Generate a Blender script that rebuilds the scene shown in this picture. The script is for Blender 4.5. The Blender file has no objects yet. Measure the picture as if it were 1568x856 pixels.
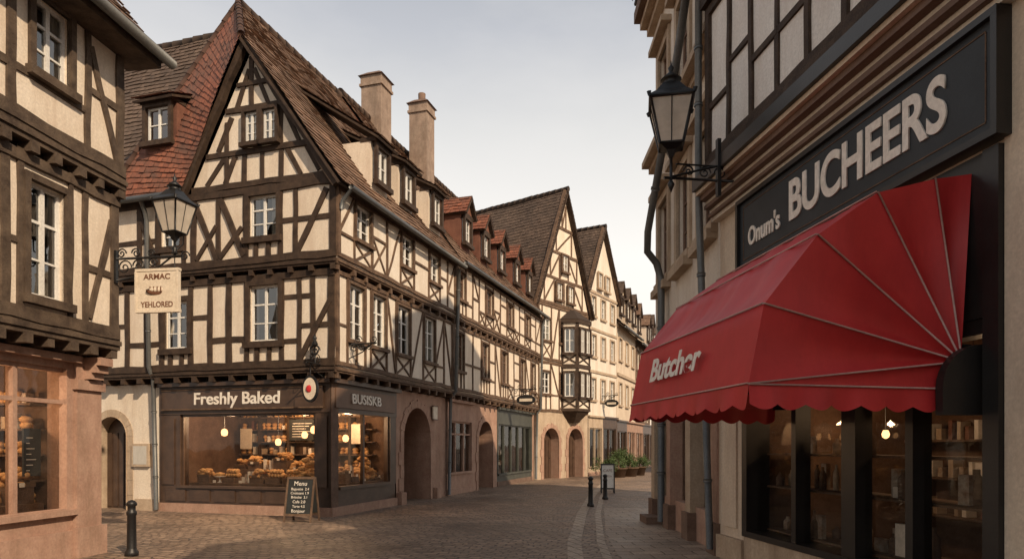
import bpy, math, random
from mathutils import Vector, Matrix, noise
RG=random.Random(11)
scene=bpy.context.scene
Z=Vector((0,0,1))
# ------------------------------------------------------------------ materials
def newmat(name):
    m=bpy.data.materials.new(name); m.use_nodes=True
    nt=m.node_tree; nt.nodes.clear()
    out=nt.nodes.new('ShaderNodeOutputMaterial')
    return m,nt,out
def N(nt,t,**kw):
    n=nt.nodes.new(t)
    for k,v in kw.items():
        if k in n.inputs.keys(): n.inputs[k].default_value=v
        else: setattr(n,k,v)
    return n
def c4(c): return (c[0],c[1],c[2],1)
def mixc(nt,fac,a,b,mode='MIX'):
    m=nt.nodes.new('ShaderNodeMix'); m.data_type='RGBA'; m.blend_type=mode
    for i,v in ((0,fac),(6,a),(7,b)):
        if hasattr(v,'links') or isinstance(v,bpy.types.NodeSocket): nt.links.new(v,m.inputs[i])
        else: m.inputs[i].default_value=v
    return m.outputs[2]
def ramp(nt,src,a,b,ca=(0,0,0,1),cb=(1,1,1,1)):
    r=nt.nodes.new('ShaderNodeValToRGB'); r.color_ramp.elements[0].position=a; r.color_ramp.elements[1].position=b
    r.color_ramp.elements[0].color=ca; r.color_ramp.elements[1].color=cb
    nt.links.new(src,r.inputs[0]); return r.outputs[0]
def surf(name,c1,c2,rough=.85,scale=1.5,fine=30,bump=.25,bd=.01,metal=0,dirt=None,stretch=(1,1,1),spec=.3,streak=.7):
    m,nt,out=newmat(name)
    tc=N(nt,'ShaderNodeTexCoord'); mp=N(nt,'ShaderNodeMapping'); mp.inputs['Scale'].default_value=stretch
    nt.links.new(tc.outputs['Object'],mp.inputs[0])
    n1=N(nt,'ShaderNodeTexNoise',Scale=scale,Detail=5,Roughness=.65); nt.links.new(mp.outputs[0],n1.inputs[0])
    n2=N(nt,'ShaderNodeTexNoise',Scale=fine,Detail=4,Roughness=.7); nt.links.new(mp.outputs[0],n2.inputs[0])
    f=ramp(nt,n1.outputs[0],.32,.68)
    col=mixc(nt,f,c4(c1),c4(c2))
    f2=ramp(nt,n2.outputs[0],.35,.75,(.8,.8,.8,1),(1.08,1.08,1.08,1))
    col=mixc(nt,1.0,col,f2,'MULTIPLY')
    if dirt:
        n3=N(nt,'ShaderNodeTexNoise',Scale=1.1,Detail=8,Roughness=.78)
        mp2=N(nt,'ShaderNodeMapping'); mp2.inputs['Scale'].default_value=(2.0,2.0,.4)
        nt.links.new(tc.outputs['Object'],mp2.inputs[0]); nt.links.new(mp2.outputs[0],n3.inputs[0])
        col=mixc(nt,ramp(nt,n3.outputs[0],.44,.70,(0,0,0,1),(streak,)*3+(1,)),col,c4(dirt))
    p=N(nt,'ShaderNodeBsdfPrincipled'); p.inputs['Roughness'].default_value=rough; p.inputs['Metallic'].default_value=metal
    p.inputs['Specular IOR Level'].default_value=spec
    nt.links.new(col,p.inputs['Base Color'])
    b=N(nt,'ShaderNodeBump',Strength=bump,Distance=bd); nt.links.new(n2.outputs[0],b.inputs['Height']); nt.links.new(b.outputs[0],p.inputs['Normal'])
    nt.links.new(p.outputs[0],out.inputs[0]); return m
PL=surf('plaster_cream',(.70,.60,.48),(.76,.67,.56),dirt=(.48,.37,.28),bump=.4)
PL2=surf('plaster_pale',(.69,.61,.51),(.75,.68,.59),dirt=(.50,.40,.31),bump=.4)
PL3=surf('plaster_warm',(.62,.50,.38),(.70,.59,.46),dirt=(.42,.32,.24),bump=.3)
PLW=surf('plaster_white',(.76,.72,.68),(.80,.77,.73),dirt=(.56,.50,.44),bump=.3)
TB=surf('timber_dark',(.030,.018,.012),(.075,.047,.031),scale=5,fine=40,bump=.7,bd=.015,rough=.75)
TB2=surf('timber_weathered_sunlit',(.075,.045,.030),(.175,.110,.071),scale=5,fine=40,bump=.7,bd=.015,rough=.8)  # weathered timber, lightened in colour for the sunlit street side; reused on shelves
TB3=surf('timber_grey',(.05,.033,.024),(.14,.10,.07),scale=4,fine=45,bump=.8,bd=.015,rough=.85)
SHOPW=surf('shop_wood',(.050,.028,.018),(.09,.052,.033),scale=3,fine=50,bump=.25,rough=.45,spec=.5)
BLKW=surf('shop_black',(.010,.009,.009),(.018,.016,.015),scale=3,fine=50,bump=.15,rough=.35,spec=.5)
GRNW=surf('shop_grey_green',(.05,.053,.045),(.08,.083,.07),scale=3,fine=50,bump=.15,rough=.5)
SAND=surf('sandstone_pink',(.34,.20,.145),(.46,.30,.225),scale=2.5,fine=25,bump=.5,dirt=(.20,.13,.09))
SANDB=surf('sandstone_beige',(.40,.30,.21),(.52,.41,.30),scale=2.5,fine=25,bump=.4,dirt=(.24,.17,.12))
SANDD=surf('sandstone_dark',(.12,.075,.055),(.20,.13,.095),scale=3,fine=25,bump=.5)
WHT=surf('window_paint',(.66,.64,.60),(.76,.74,.70),rough=.5,bump=.08)
BRW=surf('window_brown',(.13,.075,.05),(.19,.115,.08),rough=.5,bump=.1)
IRON=surf('wrought_iron',(.012,.012,.013),(.025,.024,.024),rough=.45,bump=.2,metal=.3,spec=.5)
ZINC=surf('zinc_pipe',(.12,.125,.125),(.18,.18,.175),rough=.5,metal=.5,bump=.1)
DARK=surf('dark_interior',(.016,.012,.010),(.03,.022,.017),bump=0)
ROOMW=surf('shop_room_wall',(.085,.046,.027),(.16,.095,.06),bump=.05,scale=3)
CURT=surf('curtain_cloth',(.46,.43,.38),(.56,.53,.48),scale=8,stretch=(6,6,.3),bump=.2)
BREAD=surf('bread_crust',(.36,.17,.06),(.62,.38,.17),scale=6,fine=40,bump=.4,rough=.7)
JAR=surf('shop_goods',(.24,.13,.08),(.5,.45,.38),scale=9,fine=30,bump=.1,rough=.4)
REDF=surf('awning_fabric',(.46,.020,.024),(.56,.032,.034),scale=2.0,fine=220,bump=.12,bd=.003,rough=.55,spec=.45,dirt=(.31,.014,.017),streak=.6)
PIPING=surf('awning_piping',(.46,.28,.26),(.54,.36,.32),bump=.05)
SIGNK=surf('sign_slate',(.022,.027,.032),(.034,.040,.046),scale=2,fine=60,bump=.1,rough=.5)
SIGNP=surf('sign_parchment',(.64,.54,.42),(.74,.65,.53),scale=4,bump=.1,rough=.6)
LETW=surf('lettering_cream',(.78,.71,.62),(.82,.77,.70),bump=.05,rough=.6,fine=12)
LETR=surf('lettering_brown',(.16,.07,.04),(.2,.09,.05),bump=.05,rough=.6)
CHALK=surf('chalkboard',(.02,.022,.022),(.035,.037,.037),bump=.1,rough=.8)
LEAF=surf('leaf_green',(.035,.06,.02),(.08,.12,.035),scale=12,bump=0,rough=.6)
BARK=surf('planter_wood',(.08,.05,.03),(.13,.08,.05))
BRICKC=surf('chimney_render',(.24,.17,.13),(.36,.27,.21),scale=3,fine=20,bump=.6,dirt=(.11,.085,.065))
REDD=surf('tile_hung_red',(.13,.055,.038),(.20,.09,.06),scale=4,fine=20,bump=.6)

def tilemat(name,c1,c2,c3,moss):
    m,nt,out=newmat(name)
    tc=N(nt,'ShaderNodeTexCoord')
    br=N(nt,'ShaderNodeTexBrick'); br.inputs['Scale'].default_value=1; br.inputs['Brick Width'].default_value=.18; br.inputs['Row Height'].default_value=.2
    br.inputs['Mortar Size'].default_value=.006; br.inputs['Mortar Smooth'].default_value=.3
    br.inputs['Color1'].default_value=c4(c1); br.inputs['Color2'].default_value=c4(c2); br.inputs['Mortar'].default_value=(.02,.014,.011,1)
    nt.links.new(tc.outputs['UV'],br.inputs[0])
    n1=N(nt,'ShaderNodeTexNoise',Scale=.8,Detail=6,Roughness=.75); nt.links.new(tc.outputs['UV'],n1.inputs[0])
    n2=N(nt,'ShaderNodeTexNoise',Scale=7,Detail=5,Roughness=.7); nt.links.new(tc.outputs['UV'],n2.inputs[0])
    col=mixc(nt,ramp(nt,n1.outputs[0],.40,.62),br.outputs[0],c4(c3))
    col=mixc(nt,ramp(nt,n2.outputs[0],.52,.72,(0,0,0,1),(.75,.75,.75,1)),col,c4(moss))
    p=N(nt,'ShaderNodeBsdfPrincipled'); p.inputs['Roughness'].default_value=.85; p.inputs['Specular IOR Level'].default_value=.2
    nt.links.new(col,p.inputs['Base Color'])
    b=N(nt,'ShaderNodeBump',Strength=.4,Distance=.012); nt.links.new(n2.outputs[0],b.inputs['Height']); nt.links.new(b.outputs[0],p.inputs['Normal'])
    nt.links.new(p.outputs[0],out.inputs[0]); return m
TILE=tilemat('roof_tile_brown',(.18,.11,.075),(.27,.17,.115),(.13,.085,.062),(.085,.065,.05))
TILER=tilemat('roof_tile_red',(.19,.070,.045),(.30,.110,.065),(.12,.066,.05),(.07,.048,.038))
TILED=tilemat('roof_tile_dark',(.10,.07,.054),(.15,.105,.08),(.075,.055,.045),(.06,.05,.042))

def glassmat(name,tint,refl,base=.03):
    m,nt,out=newmat(name)
    tr=N(nt,'ShaderNodeBsdfTransparent'); tr.inputs[0].default_value=c4(tint)
    gl=N(nt,'ShaderNodeBsdfGlossy'); gl.inputs['Roughness'].default_value=.02
    tc=N(nt,'ShaderNodeTexCoord'); n=N(nt,'ShaderNodeTexNoise',Scale=2.2,Detail=1); nt.links.new(tc.outputs['Object'],n.inputs[0])
    b=N(nt,'ShaderNodeBump',Strength=.12,Distance=.03); nt.links.new(n.outputs[0],b.inputs['Height']); nt.links.new(b.outputs[0],gl.inputs['Normal'])
    fr=N(nt,'ShaderNodeFresnel',IOR=1.5)
    mt=N(nt,'ShaderNodeMath',operation='MULTIPLY_ADD'); mt.inputs[1].default_value=refl; mt.inputs[2].default_value=base; nt.links.new(fr.outputs[0],mt.inputs[0])
    mx=N(nt,'ShaderNodeMixShader'); nt.links.new(mt.outputs[0],mx.inputs[0]); nt.links.new(tr.outputs[0],mx.inputs[1]); nt.links.new(gl.outputs[0],mx.inputs[2])
    nt.links.new(mx.outputs[0],out.inputs[0]); return m
GLASS=glassmat('window_glass',(.85,.87,.85),2.2,.05)
SGLASS=glassmat('shop_glass',(.93,.93,.91),.8,.0)
m,nt,out=newmat('lantern_glass')
tl_=N(nt,'ShaderNodeBsdfTranslucent'); tl_.inputs[0].default_value=(.88,.80,.68,1); df=N(nt,'ShaderNodeBsdfDiffuse'); df.inputs[0].default_value=(.78,.70,.60,1)
tr=N(nt,'ShaderNodeBsdfTransparent'); tr.inputs[0].default_value=(.95,.92,.86,1); gl=N(nt,'ShaderNodeBsdfGlossy'); gl.inputs['Roughness'].default_value=.1
tcx=N(nt,'ShaderNodeTexCoord'); nx=N(nt,'ShaderNodeTexNoise',Scale=5,Detail=4); nt.links.new(tcx.outputs['Object'],nx.inputs[0])
a1=N(nt,'ShaderNodeMixShader'); a1.inputs[0].default_value=.72; nt.links.new(tl_.outputs[0],a1.inputs[1]); nt.links.new(df.outputs[0],a1.inputs[2])
a2=N(nt,'ShaderNodeMixShader'); nt.links.new(ramp(nt,nx.outputs[0],.3,.7,(.08,.08,.08,1),(.35,.35,.35,1)),a2.inputs[0]); nt.links.new(a1.outputs[0],a2.inputs[1]); nt.links.new(tr.outputs[0],a2.inputs[2])
a3=N(nt,'ShaderNodeMixShader'); a3.inputs[0].default_value=.07; nt.links.new(a2.outputs[0],a3.inputs[1]); nt.links.new(gl.outputs[0],a3.inputs[2]); nt.links.new(a3.outputs[0],out.inputs[0]); LGLASS=m
m,nt,out=newmat('lamp_glow'); e=N(nt,'ShaderNodeEmission',Strength=3.2); e.inputs[0].default_value=(1,.50,.20,1); nt.links.new(e.outputs[0],out.inputs[0]); GLOW=m

def cobble(name,c1,c2,bw,rh,mort,rot=.3,warp=.9):
    m,nt,out=newmat(name)
    tc=N(nt,'ShaderNodeTexCoord')
    mp=N(nt,'ShaderNodeMapping'); mp.inputs['Rotation'].default_value=(0,0,rot)
    nt.links.new(tc.outputs['Object'],mp.inputs[0])
    nd=N(nt,'ShaderNodeTexNoise',Scale=.55,Detail=3); nt.links.new(mp.outputs[0],nd.inputs[0])
    nd2=N(nt,'ShaderNodeTexNoise',Scale=7,Detail=2); nt.links.new(mp.outputs[0],nd2.inputs[0])
    va=N(nt,'ShaderNodeVectorMath',operation='MULTIPLY_ADD'); va.inputs[1].default_value=(warp,warp,0); nt.links.new(nd.outputs[1],va.inputs[0]); nt.links.new(mp.outputs[0],va.inputs[2])
    vb=N(nt,'ShaderNodeVectorMath',operation='MULTIPLY_ADD'); vb.inputs[1].default_value=(.06,.06,0); nt.links.new(nd2.outputs[1],vb.inputs[0]); nt.links.new(va.outputs[0],vb.inputs[2])
    br=N(nt,'ShaderNodeTexBrick'); br.inputs['Scale'].default_value=1; br.inputs['Brick Width'].default_value=bw; br.inputs['Row Height'].default_value=rh
    br.inputs['Mortar Size'].default_value=mort; br.inputs['Mortar Smooth'].default_value=.9
    br.inputs['Color1'].default_value=c4(c1); br.inputs['Color2'].default_value=c4(c2); br.inputs['Mortar'].default_value=(.065,.047,.036,1)
    nt.links.new(vb.outputs[0],br.inputs[0])
    big=N(nt,'ShaderNodeTexNoise',Scale=.4,Detail=8,Roughness=.68); nt.links.new(tc.outputs['Object'],big.inputs[0])
    fine=N(nt,'ShaderNodeTexNoise',Scale=22,Detail=4,Roughness=.7); nt.links.new(tc.outputs['Object'],fine.inputs[0])
    col=mixc(nt,1,br.outputs[0],ramp(nt,big.outputs[0],.34,.66,(.58,.55,.53,1),(1.35,1.25,1.15,1)),'MULTIPLY')
    col=mixc(nt,1,col,ramp(nt,fine.outputs[0],.3,.7,(.65,.65,.65,1),(1.25,1.25,1.25,1)),'MULTIPLY')
    p=N(nt,'ShaderNodeBsdfPrincipled'); p.inputs['Specular IOR Level'].default_value=.5
    nt.links.new(col,p.inputs['Base Color'])
    nt.links.new(ramp(nt,big.outputs[0],.35,.65,(.38,.38,.38,1),(.72,.72,.72,1)),p.inputs['Roughness'])
    h=mixc(nt,br.outputs[1],(1,1,1,1),(0,0,0,1)); h=mixc(nt,.25,h,fine.outputs[0])
    b=N(nt,'ShaderNodeBump',Strength=1,Distance=.035); nt.links.new(h,b.inputs['Height']); nt.links.new(b.outputs[0],p.inputs['Normal'])
    nt.links.new(p.outputs[0],out.inputs[0]); return m
COB=cobble('cobblestones',(.19,.138,.105),(.32,.24,.18),.22,.15,.02)
PAV=cobble('paving_slabs',(.24,.19,.15),(.32,.26,.205),.5,.34,.012,rot=-.05,warp=.1)
STRIP=cobble('drain_stones',(.31,.255,.205),(.40,.335,.27),.36,.21,.014,rot=1.25,warp=.1)

# ------------------------------------------------------------------ geometry helpers
class Fac:
    def __init__(s,o,e):
        s.o=Vector((o[0],o[1],0)); s.e=Vector((e[0],e[1],0)).normalized(); s.n=s.e.cross(Z)
    def p(s,a,z,d): return s.o+s.e*a+s.n*d+Z*z
class B:
    def __init__(s,name,loc):
        s.emp=bpy.data.objects.new(name,None); s.emp.location=loc; scene.collection.objects.link(s.emp)
        s.L=Vector(loc); s.parts={}
    def add(s,mt,vs,fs,uvs=None,part=None,smooth=False):
        k=(part or mt.name,mt.name,smooth)
        P=s.parts.setdefault(k,dict(v=[],f=[],uv=[],m=mt))
        o=len(P['v']); P['v'].extend([Vector(v)-s.L for v in vs])
        for i,f in enumerate(fs):
            P['f'].append([x+o for x in f])
            if uvs: P['uv'].append([uvs[x] for x in f])
            else: P['uv'].append([(0,0)]*len(f))
    def hexa(s,mt,c,part=None):
        s.add(mt,c,[(0,1,2,3),(7,6,5,4),(0,4,5,1),(1,5,6,2),(2,6,7,3),(3,7,4,0)],part=part)
    def box(s,f,mt,s0,s1,z0,z1,d0,d1,part=None):
        s.hexa(mt,[f.p(s0,z0,d0),f.p(s1,z0,d0),f.p(s1,z1,d0),f.p(s0,z1,d0),f.p(s0,z0,d1),f.p(s1,z0,d1),f.p(s1,z1,d1),f.p(s0,z1,d1)],part)
    def beam(s,f,mt,a,b,w,d0,d1,part='timber_frame'):
        L=math.hypot(b[0]-a[0],b[1]-a[1])
        if L<.05: return
        k=max(1,int(L/.5)); tx,tz=(b[0]-a[0])/L,(b[1]-a[1])/L; px,pz=-tz,tx
        vs=[]; fs=[]
        for i in range(k+1):
            t=i/k; w1=w*(1+RG.uniform(-.13,.13)); off=RG.uniform(-.018,.018) if 0<i<k else 0
            cx=a[0]+(b[0]-a[0])*t+px*off; cz=a[1]+(b[1]-a[1])*t+pz*off
            for q,dd,ww in ((-1,d0,1),(-1,d1,.88),(1,d1,.88),(1,d0,1)):
                vs.append(f.p(cx+px*q*w1/2*ww,cz+pz*q*w1/2*ww,dd))
            if i:
                o=(i-1)*4
                for j in range(4): fs.append((o+j,o+(j+1)%4,o+4+(j+1)%4,o+4+j))
        fs.append((0,1,2,3)); o=k*4; fs.append((o+3,o+2,o+1,o))
        s.add(mt,vs,fs,part=part)
    def tube(s,mt,pts,r,n=8,part=None):
        pts=[Vector(p) for p in pts]; vs=[]; fs=[]; rs=r if isinstance(r,(list,tuple)) else [r]*len(pts)
        up=None
        for i,p in enumerate(pts):
            t=(pts[min(i+1,len(pts)-1)]-pts[max(i-1,0)])
            if t.length<1e-9: t=Vector((0,0,1))
            t.normalize()
            if up is None: up=Z if abs(t.z)<.9 else Vector((1,0,0))
            x=t.cross(up)
            if x.length<1e-3: x=t.cross(Vector((0,1,0)))
            x.normalize(); up=x.cross(t)
            for j in range(n):
                a=2*math.pi*j/n; vs.append(p+x*math.cos(a)*rs[i]+up*math.sin(a)*rs[i])
            if i:
                o=(i-1)*n
                for j in range(n): fs.append((o+j,o+(j+1)%n,o+n+(j+1)%n,o+n+j))
        fs.append(tuple(range(n))); fs.append(tuple(reversed([len(vs)-n+j for j in range(n)])))
        s.add(mt,vs,fs,part=part,smooth=True)
    def lathe(s,mt,c,prof,n=16,part=None,rot=0,smooth=True):
        vs=[];fs=[]; c=Vector(c)
        for i,(r,z) in enumerate(prof):
            for j in range(n):
                a=2*math.pi*j/n+rot; vs.append(c+Vector((math.cos(a)*r,math.sin(a)*r,z)))
            if i:
                o=(i-1)*n
                for j in range(n): fs.append((o+j,o+(j+1)%n,o+n+(j+1)%n,o+n+j))
        fs.append(tuple(reversed(range(n)))); fs.append(tuple(len(vs)-n+j for j in range(n)))
        s.add(mt,vs,fs,part=part,smooth=smooth)
    def blob(s,mt,c,r,part=None,seed=0):
        c=Vector(c); vs=[];fs=[];n=8;k=5
        for i in range(k+1):
            ph=math.pi*i/k
            for j in range(n):
                a=2*math.pi*j/n; v=Vector((math.sin(ph)*math.cos(a)*r[0],math.sin(ph)*math.sin(a)*r[1],math.cos(ph)*r[2]))
                vs.append(c+v)
            if i:
                o=(i-1)*n
                for j in range(n): fs.append((o+j,o+(j+1)%n,o+n+(j+1)%n,o+n+j))
        s.add(mt,vs,fs,part=part,smooth=True)
    def light(s,p,e,col=(1,.62,.34),r=.09,name='room_light'):
        l=bpy.data.lights.new(name,'POINT'); l.energy=e; l.color=col; l.shadow_soft_size=r
        o=bpy.data.objects.new(name,l); scene.collection.objects.link(o); o.parent=s.emp; o.location=Vector(p)-s.L
    def text(s,f,body,sc,zc,d,size,mt,width=None,name='lettering',bold=.0,tilt=0,align='CENTER',ext=.008):
        cu=bpy.data.curves.new(name,'FONT'); cu.body=body; cu.size=size; cu.extrude=ext; cu.offset=bold
        cu.align_x=align; cu.align_y='CENTER'; cu.materials.append(mt)
        ob=bpy.data.objects.new(name,cu); scene.collection.objects.link(ob)
        bpy.context.view_layer.update()
        sx=1
        if width and ob.dimensions.x>0: sx=width/ob.dimensions.x
        up=(Z*math.cos(tilt)-f.n*math.sin(tilt)); nn=f.e.cross(up)
        M=Matrix((f.e,up,nn)).transposed().to_4x4()
        M=Matrix.Translation(f.p(sc,zc,d)-s.L)@M@Matrix.Diagonal((sx,1,1,1))
        ob.parent=s.emp; ob.matrix_basis=M
    def finish(s):
        for (pn,mn,sm),P in s.parts.items():
            me=bpy.data.meshes.new(pn); me.from_pydata(P['v'],[],P['f'])
            uv=me.uv_layers.new(name='UVMap')
            flat=[]
            for f in P['uv']:
                for u in f: flat.extend(u)
            uv.data.foreach_set('uv',flat)
            me.materials.append(P['m'])
            if sm: me.polygons.foreach_set('use_smooth',[True]*len(me.polygons))
            me.update()
            ob=bpy.data.objects.new(pn,me); scene.collection.objects.link(ob); ob.parent=s.emp
def wall(b,f,s0,s1,z0,z1,d,holes,mt,rev=.16):
    S=sorted(set([s0,s1]+[h[0] for h in holes]+[h[1] for h in holes])); S=[x for x in S if s0<=x<=s1]
    T=sorted(set([z0,z1]+[h[2] for h in holes]+[h[3] for h in holes])); T=[x for x in T if z0<=x<=z1]
    for i in range(len(S)-1):
        for j in range(len(T)-1):
            cs=(S[i]+S[i+1])/2; cz=(T[j]+T[j+1])/2
            if any(h[0]<cs<h[1] and h[2]<cz<h[3] for h in holes): continue
            b.add(mt,[f.p(S[i],T[j],d),f.p(S[i+1],T[j],d),f.p(S[i+1],T[j+1],d),f.p(S[i],T[j+1],d)],[(0,1,2,3)],part='walls')
    for h in holes:
        a,c,e,g=h
        for q in ([(a,e),(a,g)],[(c,e),(c,g)],[(a,e),(c,e)],[(a,g),(c,g)]):
            b.add(mt,[f.p(q[0][0],q[0][1],d),f.p(q[1][0],q[1][1],d),f.p(q[1][0],q[1][1],d-rev),f.p(q[0][0],q[0][1],d-rev)],[(0,1,2,3)],part='walls')
def window(b,f,s,z0,w,h,d,rec=.09,fr=None,case=None,bars=2,cas=.09,det=True):
    fr=fr or WHT; case=case or TB
    s0,s1,z1=s-w/2,s+w/2,z0+h; e=.055
    if case is not False:
        b.box(f,case,s0-cas,s0,z0-cas,z1+cas,d-.03,d+.055,'window_casings'); b.box(f,case,s1,s1+cas,z0-cas,z1+cas,d-.03,d+.055,'window_casings')
        b.box(f,case,s0,s1,z1,z1+cas,d-.03,d+.058,'window_casings'); b.box(f,case,s0-cas-.04,s1+cas+.04,z0-cas-.03,z0-.002,d-.03,d+.11,'window_casings')
    dd=d-rec
    b.box(f,fr,s0,s0+e,z0,z1,dd-.02,dd+.03,'window_frames'); b.box(f,fr,s1-e,s1,z0,z1,dd-.02,dd+.03,'window_frames')
    b.box(f,fr,s0+e,s1-e,z0,z0+e,dd-.02,dd+.028,'window_frames'); b.box(f,fr,s0+e,s1-e,z1-e,z1,dd-.02,dd+.028,'window_frames')
    b.box(f,fr,s-.032,s+.032,z0+e,z1-e,dd-.02,dd+.034,'window_frames')
    for i in range(bars):
        zz=z0+h*(i+1)/(bars+1); t=.014 if not(bars==2 and i==1) else .02
        b.box(f,fr,s0+e,s1-e,zz-t,zz+t,dd-.015,dd+.022,'window_frames')
    tl=RG.uniform(-.012,.012); tm=RG.uniform(-.012,.012)
    b.add(GLASS,[f.p(s0,z0,dd+tl*.3),f.p(s,z0,dd),f.p(s,z1,dd+tm*.3),f.p(s0,z1,dd+tl)],[(0,1,2,3)],part='window_panes')
    b.add(GLASS,[f.p(s,z0,dd),f.p(s1,z0,dd+tm*.4),f.p(s1,z1,dd-tl*.4),f.p(s,z1,dd+tm*.3)],[(0,1,2,3)],part='window_panes')
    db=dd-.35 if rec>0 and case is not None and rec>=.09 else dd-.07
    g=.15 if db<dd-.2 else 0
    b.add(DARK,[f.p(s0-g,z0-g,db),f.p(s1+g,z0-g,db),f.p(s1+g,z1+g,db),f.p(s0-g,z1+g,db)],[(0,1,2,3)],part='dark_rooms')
    if det and RG.random()<.8:
        dc=dd-.045
        full=RG.random()<.35
        for sg in (-1,1):
            n=5; ww=w*(.5 if full else RG.uniform(.16,.34)); zb=z0+(h*.0 if not full else h*RG.uniform(0,.5))
            a0=s0 if sg<0 else s1
            for i in range(n):
                x0=a0-sg*ww*i/n; x1=a0-sg*ww*(i+1)/n; o0=.012*(i%2); o1=.012*((i+1)%2)
                b.add(CURT,[f.p(x0,zb,dc+o0),f.p(x1,zb,dc+o1),f.p(x1,z1,dc+o1),f.p(x0,z1,dc+o0)],[(0,1,2,3)],part='curtains')
def storey(b,f,s0,s1,z0,z1,d,wins,pl,tb,gap=.8,w=.14,fr=None,seed=1,skip=False,bars=2,xs=.3,diag=.5):
    holes=[(a-ww/2,a+ww/2,q,q+hh) for a,q,ww,hh in wins]
    wall(b,f,s0,s1,z0,z1,d,holes,pl)
    for a,q,ww,hh in wins: window(b,f,a,q,ww,hh,d,fr=fr,case=tb,bars=bars,cas=min(.09,w*.7))
    if skip: return
    r=random.Random(seed); P=lambda: d+.028+r.random()*.014
    b.beam(f,tb,(s0,z0+.08),(s1,z0+.08),w*1.25,d-.02,d+.05); b.beam(f,tb,(s0,z1-.08),(s1,z1-.08),w*1.2,d-.02,d+.052)
    ws=sorted(wins); spans=[]
    b.beam(f,tb,(s0+w*.6,z0+.1),(s0+w*.6,z1-.1),w*1.3,d-.02,d+.056)
    b.beam(f,tb,(s1-w*.6,z0+.1),(s1-w*.6,z1-.1),w*1.3,d-.02,d+.056)
    x=s0+w*.6
    for a,q,ww,hh in ws:
        l=a-ww/2-.07; rr=a+ww/2+.07
        for xx in (l,rr): b.beam(f,tb,(xx,z0+.1),(xx,z1-.1),w*.85,d-.02,P())
        spans.append((x,l)); x=rr
        k=max(1,int(ww/.4)); zt=q-.1
        if zt-z0>.45:
            if r.random()<.35:
                b.beam(f,tb,(l,z0+.12),(rr,zt),w*.6,d-.02,P()); b.beam(f,tb,(rr,z0+.12),(l,zt),w*.6,d-.02,P())
            else:
                for i in range(1,k+1): b.beam(f,tb,(l+(rr-l)*i/(k+1),z0+.12),(l+(rr-l)*i/(k+1),zt),w*.7,d-.02,P())
    spans.append((x,s1-w*.6))
    zs=(wins[0][1]-.06) if wins else z0+(z1-z0)*.4
    for g0,g1 in spans:
        L=g1-g0
        if L<.35: continue
        n=max(1,round(L/gap)); X=[g0+L*i/n for i in range(n+1)]
        for xx in X[1:-1]: b.beam(f,tb,(xx+r.uniform(-.03,.03),z0+.12),(xx+r.uniform(-.03,.03),z1-.12),w*r.uniform(.8,1),d-.02,P())
        for i in range(n):
            a,c=X[i]+.03,X[i+1]-.03
            if c-a<.3: continue
            k=r.random(); zm=zs+r.choice([0,0,.0,.35])
            if k<diag:
                if r.random()<.5: a,c=c,a
                if r.random()<.5: b.beam(f,tb,(a,z0+.12),(c,z1-.15),w*.8,d-.02,P())
                else: b.beam(f,tb,(a,zm),(c,z1-.15),w*.8,d-.02,P()); b.beam(f,tb,(X[i],zm),(X[i+1],zm),w*.75,d-.02,P())
            elif k<diag+xs:
                b.beam(f,tb,(a,z0+.12),(c,zm),w*.7,d-.02,P()); b.beam(f,tb,(c,z0+.12),(a,zm),w*.7,d-.02,P()); b.beam(f,tb,(X[i],zm),(X[i+1],zm),w*.75,d-.02,P())
            else:
                b.beam(f,tb,(X[i],zm),(X[i+1],zm),w*.75,d-.02,P())
                if r.random()<.5: b.beam(f,tb,(X[i],zm+.75),(X[i+1],zm+.75),w*.7,d-.02,P())
def jetty(b,f,s0,s1,z,d0,d1,tb,h=.16,sp=.55,js=.065):
    b.box(f,tb,s0,s1,z+.1,z+.1+h,d0-.1,d1+.03,'jetty_beams')
    b.box(f,tb,s0,s1,z+.1+h*.35,z+.1+h*.7,d1+.02,d1+.06,'jetty_beams')
    n=int((s1-s0)/sp)
    for i in range(n+1):
        x=s0+.1+(s1-s0-.2)*i/max(1,n)+RG.uniform(-.03,.03); k=js*RG.uniform(.85,1.15)
        b.box(f,tb,x-k,x+k,z-.03,z+.11,d0-.05,d1+.04+RG.uniform(-.03,.03),'joist_ends')
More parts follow.
